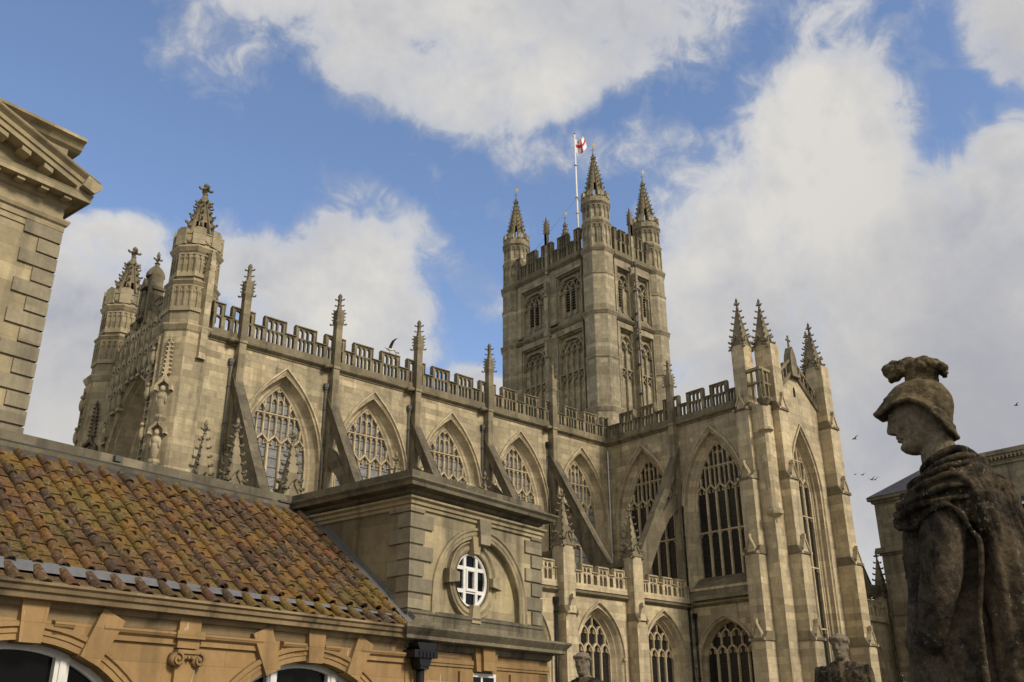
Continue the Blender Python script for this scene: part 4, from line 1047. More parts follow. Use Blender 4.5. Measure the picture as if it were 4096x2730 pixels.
for ang in (0, 90, 180, 270):
    k = MB(); wedge(k, OC, ang, .58 if ang % 180 else .60, .98 if ang % 180 else .95, .10, .16, -.06, .3); k.build('keystone', M_pav, pav)
k = MB(); wedge(k, (RC, RZ), 90, 1.32, 1.90, .17, .22, -.14, .2); k.build('keystone', M_quoin, pav)
fr = MB()
oin = [(OC[0]+(x-OC[0])*.98, OC[1]+(z-OC[1])*.98) for x, z in oc]
fr.bar(oin, [(0, .2), (0, .13), (.05, .12), (.075, .14), (.075, .2)], closed=True)
for x in (-.21, .21): fr.box(OC[0]+x-.045, OC[0]+x+.045, .135, .20, OC[1]-.585, OC[1]+.585)
for z in (-.26, .26): fr.box(OC[0]-.52, OC[0]+.52, .137, .198, OC[1]+z-.043, OC[1]+z+.043)
fr.bar([(OC[0]-.175, OC[1]-.255), (OC[0]+.175, OC[1]-.255), (OC[0]+.175, OC[1]+.255), (OC[0]-.175, OC[1]+.255)], [(0, .19), (0, .11), (.05, .11), (.065, .13), (.065, .19)], closed=True)
wino = fr.build('oculus_window', M_white, pav)
gl = MB(); gl.add([(x, .185, z) for x, z in oc][::-1], [tuple(range(len(oc)))]); gl.build('pane', M_pane, wino)
# quoins
b = MB(); bq = MB(); zc = 8.62; k = 0
while zc < 10.72:
    h = .345; lf, ls_ = (.70, .34) if k % 2 else (.42, .62)
    zt = min(zc+h-.045, 10.76)
    b.box(-.045, lf, -.045, .02, zc, zt); b.box(-.046, .02, -.02, ls_, zc, zt)
    bq.box(PW-lf*.9, PW+.045, -.045, .02, zc, zt); bq.box(PW-.02, PW+.046, -.02, ls_, zc, zt)
    zc += h; k += 1
b.build('quoin_stones', M_quoin, pav); bq.build('quoin_stones', M_quoin, pav)
def wrap(b, prof, x0, x1, yb):          # moulding round three sides: prof (out, z)
    pth = [(x0, yb), (x0, 0), (x1, 0), (x1, yb)]; nP = len(prof); P_ = []; F = []
    for i, (x, y) in enumerate(pth):
        sx = -1 if i < 2 else 1; sy = -1 if 0 < i < 3 else 0
        for o, z in prof: P_.append((x+sx*o, y+sy*o, z))
    for i in range(3):
        for j in range(nP-1): F.append((i*nP+j, (i+1)*nP+j, (i+1)*nP+j+1, i*nP+j+1))
    b.add(P_, F)
b = MB(); wrap(b, [(0, 10.74), (.05, 10.76), (.05, 10.84), (.09, 10.85), (.09, 10.92), (.15, 10.96), (.16, 11.0), (0, 11.02)], 0, PW, PD)
b.build('architrave', M_pav, pav); b = MB()
wrap(b, [(0, 11.0), (.0, 11.06), (.06, 11.1), (.09, 11.16), (.2, 11.18), (.30, 11.2), (.32, 11.27), (.38, 11.33), (.38, 11.37), (.1, 11.42)], 0, PW, PD)
b.build('cornice', M_pavd, pav)
b = MB(); wrap(b, [(.05, 11.36), (.06, 11.62), (-.3, 11.64), (-.3, 11.2)], 0, PW, PD); b.add([(0, 0, 11.5), (PW, 0, 11.5), (PW, PD, 11.5), (0, PD, 11.5)], [(0, 1, 2, 3)])
b.build('coping', M_pavd, pav)
b = MB(); wrap(b, [(.03, 8.24), (.035, 8.50), (.06, 8.53), (.06, 8.58), (0, 8.62)], 0, PW, 1.2)
b.build('plinth', M_pavd, pav)
b = MB(); wrap(b, [(0, 7.78), (.05, 7.8), (.09, 7.86), (.1, 7.93), (.3, 7.95), (.33, 7.97), (.33, 8.04), (.4, 8.12), (.45, 8.18), (.45, 8.23), (.0, 8.26)], 0, PW+.25, 1.5)
b.build('string_course', M_pavd, pav)
b = MB(); b.box(0, PW+.25, .0, .3, 0, 7.85); b.box(PW-.1, PW+.25, 0, PD, 0, 7.85)
b.box(0, PW+.28, -.03, .01, 7.50, 7.56); b.box(0, PW+.28, -.05, .01, 7.56, 7.66)
for x0 in (.1, 1.6, 3.4): b.box(x0+.05, x0+.5, -.06, 0, 5.2, 7.42)
b.build('lower_wall', M_bath, pav)
b = MB(); wedge(b, (2.5, 5.6), 90, 1.85, 2.42, .19, .22, -.2, .1); b.build('keystone', M_bath, pav); b = MB(); wedge(b, (2.5, 5.6), 90, 1.83, 2.40, .34, .42, -.12, .1); b.build('keystone', M_bath, pav)
b = MB(); b.box(1.95, 2.95, -.02, .03, 5.0, 7.40); wd = b.build('lower_window', M_white, pav); b = MB(); b.box(2.03, 2.4, -.03, 0, 5, 7.32); b.box(2.48, 2.86, -.03, 0, 5, 7.32); b.build('pane', M_pane, wd)
def grille_mat():
    m, nt, bs = mat("pierced_terracotta"); uv = N(nt, 'ShaderNodeUVMap'); ck = N(nt, 'ShaderNodeTexBrick'); L(nt, uv.outputs[0], ck.inputs['Vector'])
    ck.inputs['Scale'].default_value = 1; ck.inputs['Brick Width'].default_value = .055; ck.inputs['Row Height'].default_value = .03; ck.inputs['Mortar Size'].default_value = .008
    ck.inputs['Color1'].default_value = (.05, .03, .02, 1); ck.inputs['Color2'].default_value = (.10, .05, .03, 1); ck.inputs['Mortar'].default_value = (.36, .23, .12, 1)
    L(nt, ck.outputs[0], bs.inputs['Base Color']); bs.inputs['Roughness'].default_value = .9; return m
b = MB(); b.box(.82, 1.68, -.012, .01, 7.68, 7.9); b.build('vent_grille', grille_mat(), pav)
b = MB()                                 # rainwater head and pipe
b.prism([(-.03, 7.9), (.56, 7.9), (.53, 7.82), (.49, 7.74), (.05, 7.74), (.0, 7.82)][::-1], -.36, -.02); b.box(-.11, .59, -.36, -.02, 7.60, 7.75); b.prism([(.07, 7.60), (.46, 7.60), (.39, 7.44), (.12, 7.44)][::-1], -.32, -.06)
b.box(.13, .39, -.30, -.05, 7.38, 7.44); b.rod((.26, -.18, 4.0), (.26, -.18, 7.4), .085, n=12); b.box(.14, .38, -.29, -.03, 6.3, 6.42)
for x in (.02, .13, .24, .35, .46): b.box(x, x+.045, -.38, -.34, 7.61, 7.72)
b.rod((.3, -.2, 7.88), (.36, -.1, 8.05), .05, n=8)
b.build('rainwater_pipe', M_black, pav)

# ---- arcade wing
AX0 = -10.6
b = MB(); CA = [-7.97, -2.53]; RO = 2.40; ZC = 5.0
def seg_wall(b, x0, x1, c, z0, z1):
    a = [(c+RO*math.cos(R(180-180*i/36)), ZC+RO*math.sin(R(180-180*i/36))) for i in range(37)]
    b.add([(x0, 0, z0), (a[0][0], 0, z0)] + [(x, 0, z) for x, z in a[:19]] + [(c, 0, z1), (x0, 0, z1)], [tuple(range(23))])
    b.add([(x1, 0, z1), (c, 0, z1)] + [(x, 0, z) for x, z in a[18:]] + [(a[-1][0], 0, z0), (x1, 0, z0)], [tuple(range(23))])
    b.bar([(c-RO, z0)] + a + [(c+RO, z0)], [(.27, -.004), (.27, -.07), (.23, -.09), (.19, -.085), (.17, -.05), (.1, -.05), (.1, -.03), (.0, -.03), (0, .32)])
seg_wall(b, AX0, -5.25, CA[0], 0, 8.0); seg_wall(b, -5.25, -.02, CA[1], 0, 8.0)
b.build('wall', M_bath, arc)
# architrave band, in pieces between the keystones
for x0, x1 in ((-7.62, -7.30), (-6.82, -5.5), (-5.06, -3.75), (-3.3, -2.75), (-2.3, -1.9), (-1.36, -.02)):
    b = MB(); b.box(x0, x1, -.05, .0, 7.50, 7.58); string_ = [(-.05, 7.58), (-.1, 7.62), (-.12, 7.66), (-.12, 7.69), (0, 7.72)]
    b.prism([(0, 7.58)] + string_[0:1] + string_[1:], x0, x1, 'x'); b.build('architrave', M_bath, arc)
b = MB(); b.box(-5.49, -5.07, -.10, 0, 7.45, 7.93); b.box(-5.55, -5.01, -.16, 0, 7.60, 7.72); b.box(-5.47, -5.09, -.08, 0, 4, 7.3)
b.build('pilaster', M_bath, arc)
b = MB()                                 # ionic capital on the pilaster
b.box(-5.5, -5.06, -.16, 0, 7.36, 7.42); b.box(-5.47, -5.09, -.13, 0, 7.28, 7.36)
for s in (-1, 1):
    cx = -5.28+s*.2; pts = [(cx+s*(.11-.0085*q)*math.cos(R(90+s*-q*40)), 7.27+(.11-.0085*q)*math.sin(R(90+s*-q*40))) for q in range(13)]
    b.rod((cx, -.14, 7.27), (cx, 0, 7.27), .115, n=14); b.rod((cx, -.2, 7.27), (cx, -.12, 7.27), .03, n=8)
    b.bar(pts if s < 0 else pts[::-1], [(-.018, -.13), (-.018, -.175), (.018, -.175), (.018, -.13)])
for q in range(3): b.blob((-5.35+q*.07, -.14, 7.3), .028, .04, .04, 6, 4)
b.build('capital', M_bath, arc)
for c in CA:
    for ang in (-24, 0, 24):
        if c < -5 and ang < 0: continue
        k = MB(); r1 = 2.98 if ang == 0 else 3.14
        wedge(k, (c+.02, ZC), 90-ang, RO-.04, r1, .165, .215, -.115 if ang == 0 else -.105, .2); k.build('keystone', M_bath, arc)
b = MB()
EC = [(0, 7.70), (.03, 7.86), (.07, 7.88), (.09, 7.93), (.1, 7.96), (.24, 7.97), (.26, 8.05), (.30, 8.07), (.32, 8.13), (.36, 8.16), (.36, 8.2), (0.0, 8.3)]
b.prism([(-o, z) for o, z in EC][::-1] , AX0, -.02, 'x'); b.build('eaves_cornice', M_eave, arc)
for c in CA:
    f = MB(); n = 40
    a = [(c+2.32*math.cos(R(180-180*i/n)), ZC+2.32*math.sin(R(180-180*i/n))) for i in range(n+1)]
    f.bar(a, [(.1, .25), (.0, .23), (-.035, .24), (-.035, .32)])
    for s in (-1, 1):
        x = c+s*.73; f.box(x-.115, x+.115, .20, .33, 3, 7.2); f.box(x-.05, x+.05, .17, .21, 3, 7.16)
    wo_ = f.build('arched_window', M_white, arc)
    gl = MB(); gl.add([(x, .30, z) for x, z in a], [tuple(range(n+1))]); gl.build('pane', M_pane, wo_)
# roof slope and tiles
SL = .78; sl = math.sqrt(1+SL*SL); TX = 1/sl; TZ = SL/sl
def roofp(x, s, h): # x along, s up the slope from (y=-.25,z=8.16), h above the slope
    return (x, -.25+s*TX-h*TZ, 8.16+s*TZ+h*TX)
b = MB(); b.add([roofp(AX0, -.0, -.03), roofp(-.05, 0, -.03), roofp(-.05, 5.2, -.03), roofp(AX0, 5.2, -.03)], [(0, 1, 2, 3)])
b.add([roofp(AX0, 0, -.03), roofp(-.05, 0, -.03), (-.05, .1, 8.1), (AX0, .1, 8.1)], [(3, 2, 1, 0)])
b.build('roof_deck', M_slate, arc)
tiles = MB(); rnd = random.Random(3)
def imbrex(x, s0, ln, r0, r1, tilt, colr, h0=.03, hd=.03):
    nseg, nl = 8, 3; P_ = []
    for i in range(nl+1):
        t = i/nl; r = r0+(r1-r0)*t; wob = rnd.uniform(-.004, .004)
        for k in range(nseg+1):
            a = math.pi*k/nseg; P_.append(roofp(x+tilt*(t-.5)+r*math.cos(a)*1.0+wob, s0+ln*t, h0+hd*(1-t)+r*math.sin(a)*1.0))
    F = []
    for i in range(nl):
        for k in range(nseg): q = i*(nseg+1)+k; F.append((q, q+1, q+nseg+2, q+nseg+1))
    tiles.add(P_, F, True, colr)
    # thickness ring at the lower mouth
    P2 = []
    for k in range(nseg+1):
        a = math.pi*k/nseg
        P2.append(roofp(x-tilt*.5+r0*math.cos(a), s0, h0+hd+r0*math.sin(a)*1.0)); P2.append(roofp(x-tilt*.5+(r0-.022)*math.cos(a), s0+.002, h0+hd+(r0-.022)*math.sin(a)*1.0))
        P2.append(roofp(x-tilt*.5+(r0-.022)*math.cos(a), s0+.12, h0+hd+(r0-.022)*math.sin(a)*1.1))
    F2 = []
    for k in range(nseg): q = k*3; F2 += [(q, q+1, q+4, q+3), (q+1, q+2, q+5, q+4)]
    tiles.add(P2, F2, False, colr)
def tegula(x0, x1, s0, ln, colr, h0=.03):
    j = rnd.uniform(-.012, .012); k = rnd.uniform(-.01, .01)
    a = [roofp(x0, s0+j, h0+.03+k), roofp(x1, s0+j+rnd.uniform(-.012, .012), h0+.03-k), roofp(x1, s0+ln, h0), roofp(x0, s0+ln, h0)]
    c = [roofp(x0, s0+j+.004, h0), roofp(x1, s0+j+.004, h0)]
    tiles.add(a+c, [(0, 1, 2, 3), (4, 5, 1, 0)], False, colr)
PT = .425; ncol = 25; x = -.33
cols_x = [-.33-PT*k for k in range(ncol)]
RP = .375
for ci, cx in enumerate(cols_x):
    cx += rnd.uniform(-.012, .012)
    # eaves course
    imbrex(cx, -.06+rnd.uniform(-.015, .015), .5, .098, .082, rnd.uniform(-.03, .03), rnd.random(), .02, .03)
    if ci < ncol-1: tegula(cx-PT+.09, cx-.09, -.05, .34, 1+rnd.random()*.6, .01)
    for r in range(11):
        s0 = .50+r*RP+rnd.uniform(-.02, .02)
        if s0 > 4.5: break
        imbrex(cx+rnd.uniform(-.022, .022)+.03, s0+rnd.uniform(-.03, .03), .46, .091+rnd.uniform(-.007, .007), .076, rnd.uniform(-.035, .035), rnd.random(), .04, .018+rnd.uniform(0, .016))
        if ci < ncol-1: tegula(cx-PT+.1, cx-.04, s0+rnd.uniform(-.03, .03)-.05, .47, 1+rnd.random(), .03)
def tile_mat():
    m, nt, bs = mat("lichened_clay_tile"); geo = N(nt, 'ShaderNodeNewGeometry'); pos = geo.outputs['Position']
    at0 = N(nt, 'ShaderNodeAttribute', attribute_name='tile'); isp = mth(nt, 'GREATER_THAN', at0.outputs['Fac'], 1.0)
    class at: outputs = {'Fac': mth(nt, 'FRACT', at0.outputs['Fac'])}
    clay = ramp(nt, at.outputs['Fac'], [(0.0, (.13, .066, .034)), (.3, (.075, .052, .036)), (.6, (.155, .085, .04)), (.88, (.19, .082, .04)), (1.0, (.09, .068, .045))])
    n0 = nz(nt, pos, 7.0, 5, .65); clay = mixc(nt, .6, clay, mixc(nt, 1.0, clay, ramp(nt, n0, [(.3, .35), (.7, 1.5)]), 'MULTIPLY'))
    sp = N(nt, 'ShaderNodeSeparateXYZ'); L(nt, pos, sp.inputs[0])
    n1 = nz(nt, pos, 9.0, 8, .72, .4); n2 = nz(nt, pos, .55, 3, .5); off = mth(nt, 'ADD', mth(nt, 'MULTIPLY', mth(nt, 'SUBTRACT', at.outputs['Fac'], .5), .16), mth(nt, 'MULTIPLY', isp, .03))
    f1 = ramp(nt, mth(nt, 'ADD', mth(nt, 'ADD', n1, off), mth(nt, 'MULTIPLY', mth(nt, 'SUBTRACT', n2, .5), .55)), [(.48, 0.0), (.54, .95)])
    ylw = mixc(nt, nz(nt, pos, 2.6, 3), (.205, .125, .026), (.235, .118, .024)); ylw = mixc(nt, ramp(nt, nz(nt, pos, 1.1, 3), [(.45, 0.0), (.6, .7)]), ylw, (.14, .115, .034))
    ylw = mixc(nt, .5, ylw, mixc(nt, 1.0, ylw, ramp(nt, nz(nt, pos, 28, 4, .7), [(.3, .45), (.7, 1.4)]), 'MULTIPLY'))
    c = mixc(nt, f1, clay, ylw)
    n3 = nz(nt, pos, 19.0, 5, .7); n4 = nz(nt, pos, 1.7, 4, .6)
    c = mixc(nt, mth(nt, 'MULTIPLY', ramp(nt, n3, [(.54, 0.0), (.62, 1.0)]), ramp(nt, n4, [(.40, 0.0), (.58, .8)])), c, (.25, .235, .175))
    n5 = nz(nt, pos, 9.0, 5, .7); c = mixc(nt, ramp(nt, n5, [(.52, 0.0), (.64, .85)]), c, (.032, .028, .024))
    n6 = nz(nt, pos, 3.1, 6, .7); c = mixc(nt, ramp(nt, n6, [(.62, 0.0), (.70, .8)]), c, (.055, .075, .015))
    L(nt, c, bs.inputs['Base Color']); bs.inputs['Roughness'].default_value = .92; bs.inputs['Specular IOR Level'].default_value = .15
    bp = N(nt, 'ShaderNodeBump'); bp.inputs['Strength'].default_value = .9; bp.inputs['Distance'].default_value = .025; L(nt, mth(nt, 'ADD', n1, n3), bp.inputs['Height']); L(nt, bp.outputs[0], bs.inputs['Normal'])
    return m
tiles.build('roof_tiles', tile_mat(), arc, colname='tile')
b = MB()                                 # lead apron between eaves course and main slope, tapering to the right
b.add([roofp(AX0, .27, .05), roofp(-.1, .39, .035), roofp(-.1, .43, .05), roofp(AX0, .57, .10)], [(0, 1, 2, 3)])
b.build('lead_apron', M_lead, arc)
b = MB()                                 # flashing against the pavilion
b.add([roofp(-.13, .15, .05), roofp(-.02, .15, .1), roofp(-.02, 4.9, .1), roofp(-.13, 4.9, .05)], [(0, 1, 2, 3)])
b.add([roofp(-.02, .15, .1), (-.012, *roofp(0, .15, .2)[1:]), (-.012, *roofp(0, 4.9, .2)[1:]), roofp(-.02, 4.9, .1)], [(0, 1, 2, 3)])
b.build('lead_flashing', M_lead, arc)
b = MB(); y0 = 3.98                      # back wall coping above the roof
b.prism([(y0-.02, 10.9), (y0-.02, 11.08), (y0-.1, 11.1), (y0-.14, 11.18), (y0-.26, 11.22), (y0-.28, 11.3), (y0-.2, 11.34), (y0+.05, 11.36), (y0+.06, 11.62), (y0+.6, 11.64), (y0+.6, 10.9)][::-1], -14, -.0, 'x')
b.build('back_coping', M_pavd, arc)
b = MB(); b.box(-14, 0, y0, y0+.5, 0, 11.0); b.box(AX0, 0, .5, 4, 0, 7.6); b.build('back_wall', M_pav, arc)
b = MB()
for xa, xb in ((-12, -4.6), (-4.6, -.9)):
    b.rod((xa, y0-.28, 11.33), (xb, y0-.28, 11.33), .012, n=5)
b.box(-5.0, -4.85, y0-.3, y0-.18, 11.4, 11.52); b.box(-.7, -.3, y0-.31, y0-.2, 11.32, 11.36)
b.build('lightning_cable', M_pipe, arc)

# ---- pedimented building on the left
pump = thing('pedimented_building', 'tall classical stone building with pediment, bracketed eaves and bold corner quoins at the left edge', 'building', BP, BZ)
WX = -6.0; YF = 6.0
b = MB(); b.box(-16, WX, YF, YF+14, 0, 17.95); b.build('wall', M_pump, pump)
b = MB(); z = 12.0; k = 0
while z < 16.9:
    h = .372; lw = .82 if k % 2 else .46
    b.box(WX-lw, WX+.05, YF-.05, YF+.02, z, z+h-.05); b.box(WX-.02, WX+.051, YF-.03, YF+(.5 if k % 2 else .85), z, z+h-.05); z += h; k += 1
b.build('quoin_stones', M_pumpq, pump)
def side_wrap(b, prof):
    pth = [(-16, YF), (WX, YF), (WX, YF+14)]; nP = len(prof); P_ = []; F = []
    for i, (x, y) in enumerate(pth):
        for o, z in prof: P_.append((x+(o if i else 0), y-(o if i < 2 else 0), z))
    for i in range(2):
        for j in range(nP-1): F.append((i*nP+j, (i+1)*nP+j, (i+1)*nP+j+1, i*nP+j+1))
    b.add(P_, F)
b = MB(); side_wrap(b, [(0, 16.98), (.03, 17.0), (.03, 17.14), (.06, 17.15), (.06, 17.28), (.11, 17.32), (.14, 17.4), (.14, 17.44), (0, 17.46)])
side_wrap(b, [(0, 17.8), (.06, 17.84), (.1, 17.94), (.12, 17.98), (.0, 18.0)]); b.build('entablature', M_pump, pump)
b = MB(); side_wrap(b, [(0, 17.98), (.36, 18.0), (.36, 17.97), (.40, 17.97), (.42, 18.12), (.44, 18.16), (0, 18.2)])
RK = .345                               # rake of the pediment, apex off to the left
tipx, tipz = WX+.36, 18.16
def rk(d, z): return (tipx-d, z+RK*d)
b.M = Matrix.Translation((0, YF, 0))
b.bar([rk(9.5, tipz), rk(0, tipz)][::1], [(.0, .1), (.0, -.40), (.12, -.42), (.13, -.46), (.22, -.48), (.30, -.58), (.33, -.60), (.35, -.60), (.36, .1)])
b.prism([(tipx, tipz), (tipx+.17, tipz+.20), (tipx+.19, tipz+.26), (tipx-.2, tipz+.40), (tipx-.3, tipz+.1)], -.59, .1)
b.M = Matrix(); 
# side eaves running back
b.prism([(WX+.0, 18.02), (WX+.36, 18.1), (WX+.54, 18.40), (WX+.0, 18.5)], YF-.4, YF+14)
b.prism([(tipx-9.5, tipz), (tipx, tipz), (tipx-9.5, tipz+RK*9.5)], YF+.02, YF+.1)
b.build('pediment', M_pump, pump)
for k in range(14):
    m_ = MB(); x = WX-.12-.56*k; 
    m_.box(x-.09, x+.09, YF-.34, YF-.02, 17.89, 17.99); m_.build('eaves_bracket', M_pump, pump)
for k in range(14):
    m_ = MB(); x = WX-.7-.56*k; z = tipz+RK*(tipx-x)-.02; m_.prism([(x-.11, z-.12+.038), (x+.11, z-.12-.038), (x+.11, z-.038), (x-.11, z+.038)], YF-.36, YF+.02); m_.build('raking_bracket', M_pump, pump)
b = MB(); b.box(-16, WX+.06, YF+.6, YF+1.4, 18.4, 20.0); b.prism([(YF+.6, 19.75), (YF+.5, 19.82), (YF+.42, 19.95), (YF+.3, 20.0), (YF+.3, 20.08), (YF+1.6, 20.1), (YF+1.6, 19.75)][::-1], -16, WX+.36, 'x'); b.build('attic_parapet', M_pump, pump)

# ================================================================ town house behind the statue
th = thing('town_house', 'grey stone town house with hipped slate roof and tall chimney behind the helmeted statue', 'house', (15.3, -12.4, 0), R(-3))
b = MB(); b.box(0, 9, -14, 0, 0, 22.2); b.box(-.12, 0.02, -14, .12, 18.2, 18.35); b.box(-.3, .02, -14, .3, 18.35, 18.75); b.box(-.05, .0, -14, .05, 14.0, 14.2)
b.build('wall', M_far, th)
b = MB(); b.box(-.15, 9, -14, .15, 22.0, 22.2); b.box(-.35, 9.2, -14.2, .35, 22.2, 22.42); b.build('cornice', M_far, th)
b = MB(); b.add([(-.4, .4, 22.44), (-.4, -14.4, 22.44), (9.4, -14.4, 22.44), (9.4, .4, 22.44), (2.6, -3.0, 24.6), (2.6, -9, 24.6)], [(0, 1, 5, 4), (3, 0, 4), (1, 2, 5), (2, 3, 4, 5)]); b.build('roof', M_slate, th)
for k in range(3):
    for z in (19.4, 14.8):
        wf = MB(); y = -3.0-k*3.6; wf.box(-.03, .02, y-.6, y+.6, z, z+1.9); f_ = wf.build('window', M_white, th)
        g_ = MB(); g_.box(-.045, -.02, y-.52, y-.03, z+.08, z+1.82); g_.box(-.045, -.02, y+.03, y+.52, z+.08, z+1.82); g_.build('pane', M_pane, f_)
# the nearer taller house with a dentilled chimney wall
th2 = thing('dentilled_house', 'stone house end with dentilled parapet and dark slate slope at the right edge', 'house', (4.43, -24.78, 0), R(0))
b = MB(); b.box(0, 8, -5, 0, 0, 16.2); b.box(0, 1.0, -2.6, 0, 16.2, 20.7); b.build('wall', M_far, th2)
b = MB(); b.box(-.1, 1.1, -3.0, .1, 20.3, 20.42); b.box(-.3, 1.3, -3.1, .3, 20.85, 21.1); b.box(-.2, 1.2, -3.0, .2, 20.7, 20.85)
for k in range(14): b.box(-.24, -.02, -2.9+k*.22, -2.8+k*.22, 20.58, 20.85)
b.box(-.02, 1.0, -2.9, 0, 20.4, 20.72); b.build('dentil_cornice', M_far, th2)
b = MB(); b.prism([(-.9, 20.1), (-5.5, 20.1), (-5.5, 16.2), (-.2, 16.2)], .05, 1.5, 'x'); b.build('roof', M_slate, th2)
b = MB(); b.box(-.25, .6, -2.4, -1.2, 16.7, 18.3); b.build('dormer', M_slate, th2)
wf = MB(); wf.box(-.3, -.24, -2.35, -1.25, 16.75, 18.0); f_ = wf.build('dormer_window', M_white, th2); g_ = MB(); g_.box(-.32, -.29, -2.22, -1.38, 16.9, 17.85); g_.build('pane', M_pane, f_)

# ================================================================ STATUES
def tubes(b, pts, n=10):
    """smooth tube through (x, y, z, r)"""
    for a, c in zip(pts[:-1], pts[1:]): b.rod(a[:3], c[:3], a[3], c[3], n)
    for a in pts: b.blob(a[:3], a[3], a[3], a[3], n, 6)
def loft(b, sl, n=28, p=2.3, yc=0.0):
    """slices (z, front x, back x, half depth[, yc])"""
    P_ = []; F = []
    for s in sl:
        z, f, k, h = s[:4]; y0 = s[4] if len(s) > 4 else yc
        cx, rx = (f+k)/2, (f-k)/2
        for i in range(n):
            a = 2*math.pi*i/n; ca, sa = math.cos(a), math.sin(a)
            P_.append((cx+rx*math.copysign(abs(ca)**(2/p), ca), y0+h*math.copysign(abs(sa)**(2/p), sa), z))
    for i in range(len(sl)-1):
        for k in range(n): F.append((i*n+k, i*n+(k+1) % n, (i+1)*n+(k+1) % n, (i+1)*n+k))
    F.append(tuple(range(n-1, -1, -1))); F.append(tuple(range((len(sl)-1)*n, len(sl)*n)))
    if sl[0][0] > sl[-1][0]: F = [f[::-1] for f in F]
    return b.add(P_, F)
def sculpt(b, name, m, parent, vox, amp=.004, freq=14, smooth=4, fn=None):
    """fuse overlapping lumps into one carved surface, then weather it"""
    me = bpy.data.meshes.new(name+'_raw'); me.from_pydata(b.v, [], b.f); me.update()
    o = bpy.data.objects.new(name, me); COL.objects.link(o)
    r = o.modifiers.new('r', 'REMESH'); r.mode = 'VOXEL'; r.voxel_size = vox
    s = o.modifiers.new('s', 'SMOOTH'); s.factor = .5; s.iterations = smooth
    dg = bpy.context.evaluated_depsgraph_get(); e = o.evaluated_get(dg); m2 = bpy.data.meshes.new_from_object(e)
    o.modifiers.clear(); o.data = m2; m2.name = name; bpy.data.meshes.remove(me)
    nv = len(m2.vertices); co = np.empty(nv*3); m2.vertices.foreach_get('co', co); nr = np.empty(nv*3); m2.vertices.foreach_get('normal', nr)
    co = co.reshape(-1, 3); nr = nr.reshape(-1, 3)
    for i in range(nv):
        p = Vector(co[i]); d = amp*(mnoise.noise(p*freq)*1.0 + mnoise.noise(p*freq*3.1)*.55 + mnoise.noise(p*freq*8)*.25)
        if fn: d += fn(p)
        co[i] += nr[i]*d
    m2.vertices.foreach_set('co', co.ravel()); m2.polygons.foreach_set('use_smooth', [True]*len(m2.polygons))
    m2.materials.clear(); m2.materials.append(m); m2.update(); o.parent = parent
    return o
def statue_mat(name, pale, dark, moss, bias, lich=.7):
    m, nt, bs = mat(name); geo = N(nt, 'ShaderNodeNewGeometry'); pos = geo.outputs['Position']
    n1 = nz(nt, pos, 6.0, 9, .72, .6); c = mixc(nt, ramp(nt, n1, [(bias, 0.0), (bias+.16, 1.0)]), pale, dark)
    n2 = nz(nt, pos, 38, 7, .75); c = mixc(nt, .8, c, mixc(nt, 1.0, c, ramp(nt, n2, [(.3, .35), (.7, 1.75)]), 'MULTIPLY'))
    n3 = nz(nt, pos, 15, 7, .75); c = mixc(nt, ramp(nt, n3, [(.52, 0.0), (.64, .8)]), c, moss)
    n7 = nz(nt, pos, 70, 3, .6); n8 = nz(nt, pos, 8, 4, .6)
    spot = mth(nt, 'MULTIPLY', ramp(nt, n7, [(.60, 0.0), (.66, 1.0)]), ramp(nt, n8, [(.48, 0.0), (.60, 1.0)]))
    c = mixc(nt, mth(nt, 'MULTIPLY', spot, lich), c, (.24, .22, .17))
    L(nt, c, bs.inputs['Base Color']); bs.inputs['Roughness'].default_value = .95; bs.inputs['Specular IOR Level'].default_value = .1
    bp = N(nt, 'ShaderNodeBump'); bp.inputs['Strength'].default_value = .9; bp.inputs['Distance'].default_value = .008; L(nt, mth(nt, 'ADD', n2, mth(nt, 'MULTIPLY', n3, 1.5)), bp.inputs['Height']); L(nt, bp.outputs[0], bs.inputs['Normal'])
    return m
M_stf = statue_mat("statue_face_stone", (.20, .165, .12), (.13, .105, .072), (.105, .092, .05), .50, .15)
M_stb = statue_mat("statue_body_stone", (.095, .075, .052), (.022, .019, .016), (.058, .048, .032), .42, .5)
M_sth = statue_mat("statue_helmet_stone", (.15, .115, .065), (.035, .03, .022), (.11, .088, .045), .46, .5)
M_stc = statue_mat("statue_cloak_stone", (.095, .073, .047), (.014, .012, .010), (.075, .061, .034), .40, .9)

st = thing('roman_statue', 'large dark weathered statue of a helmeted cloaked soldier in profile facing left', 'statue', (-47.717, -44.649, 0), R(112.9))
b = MB()
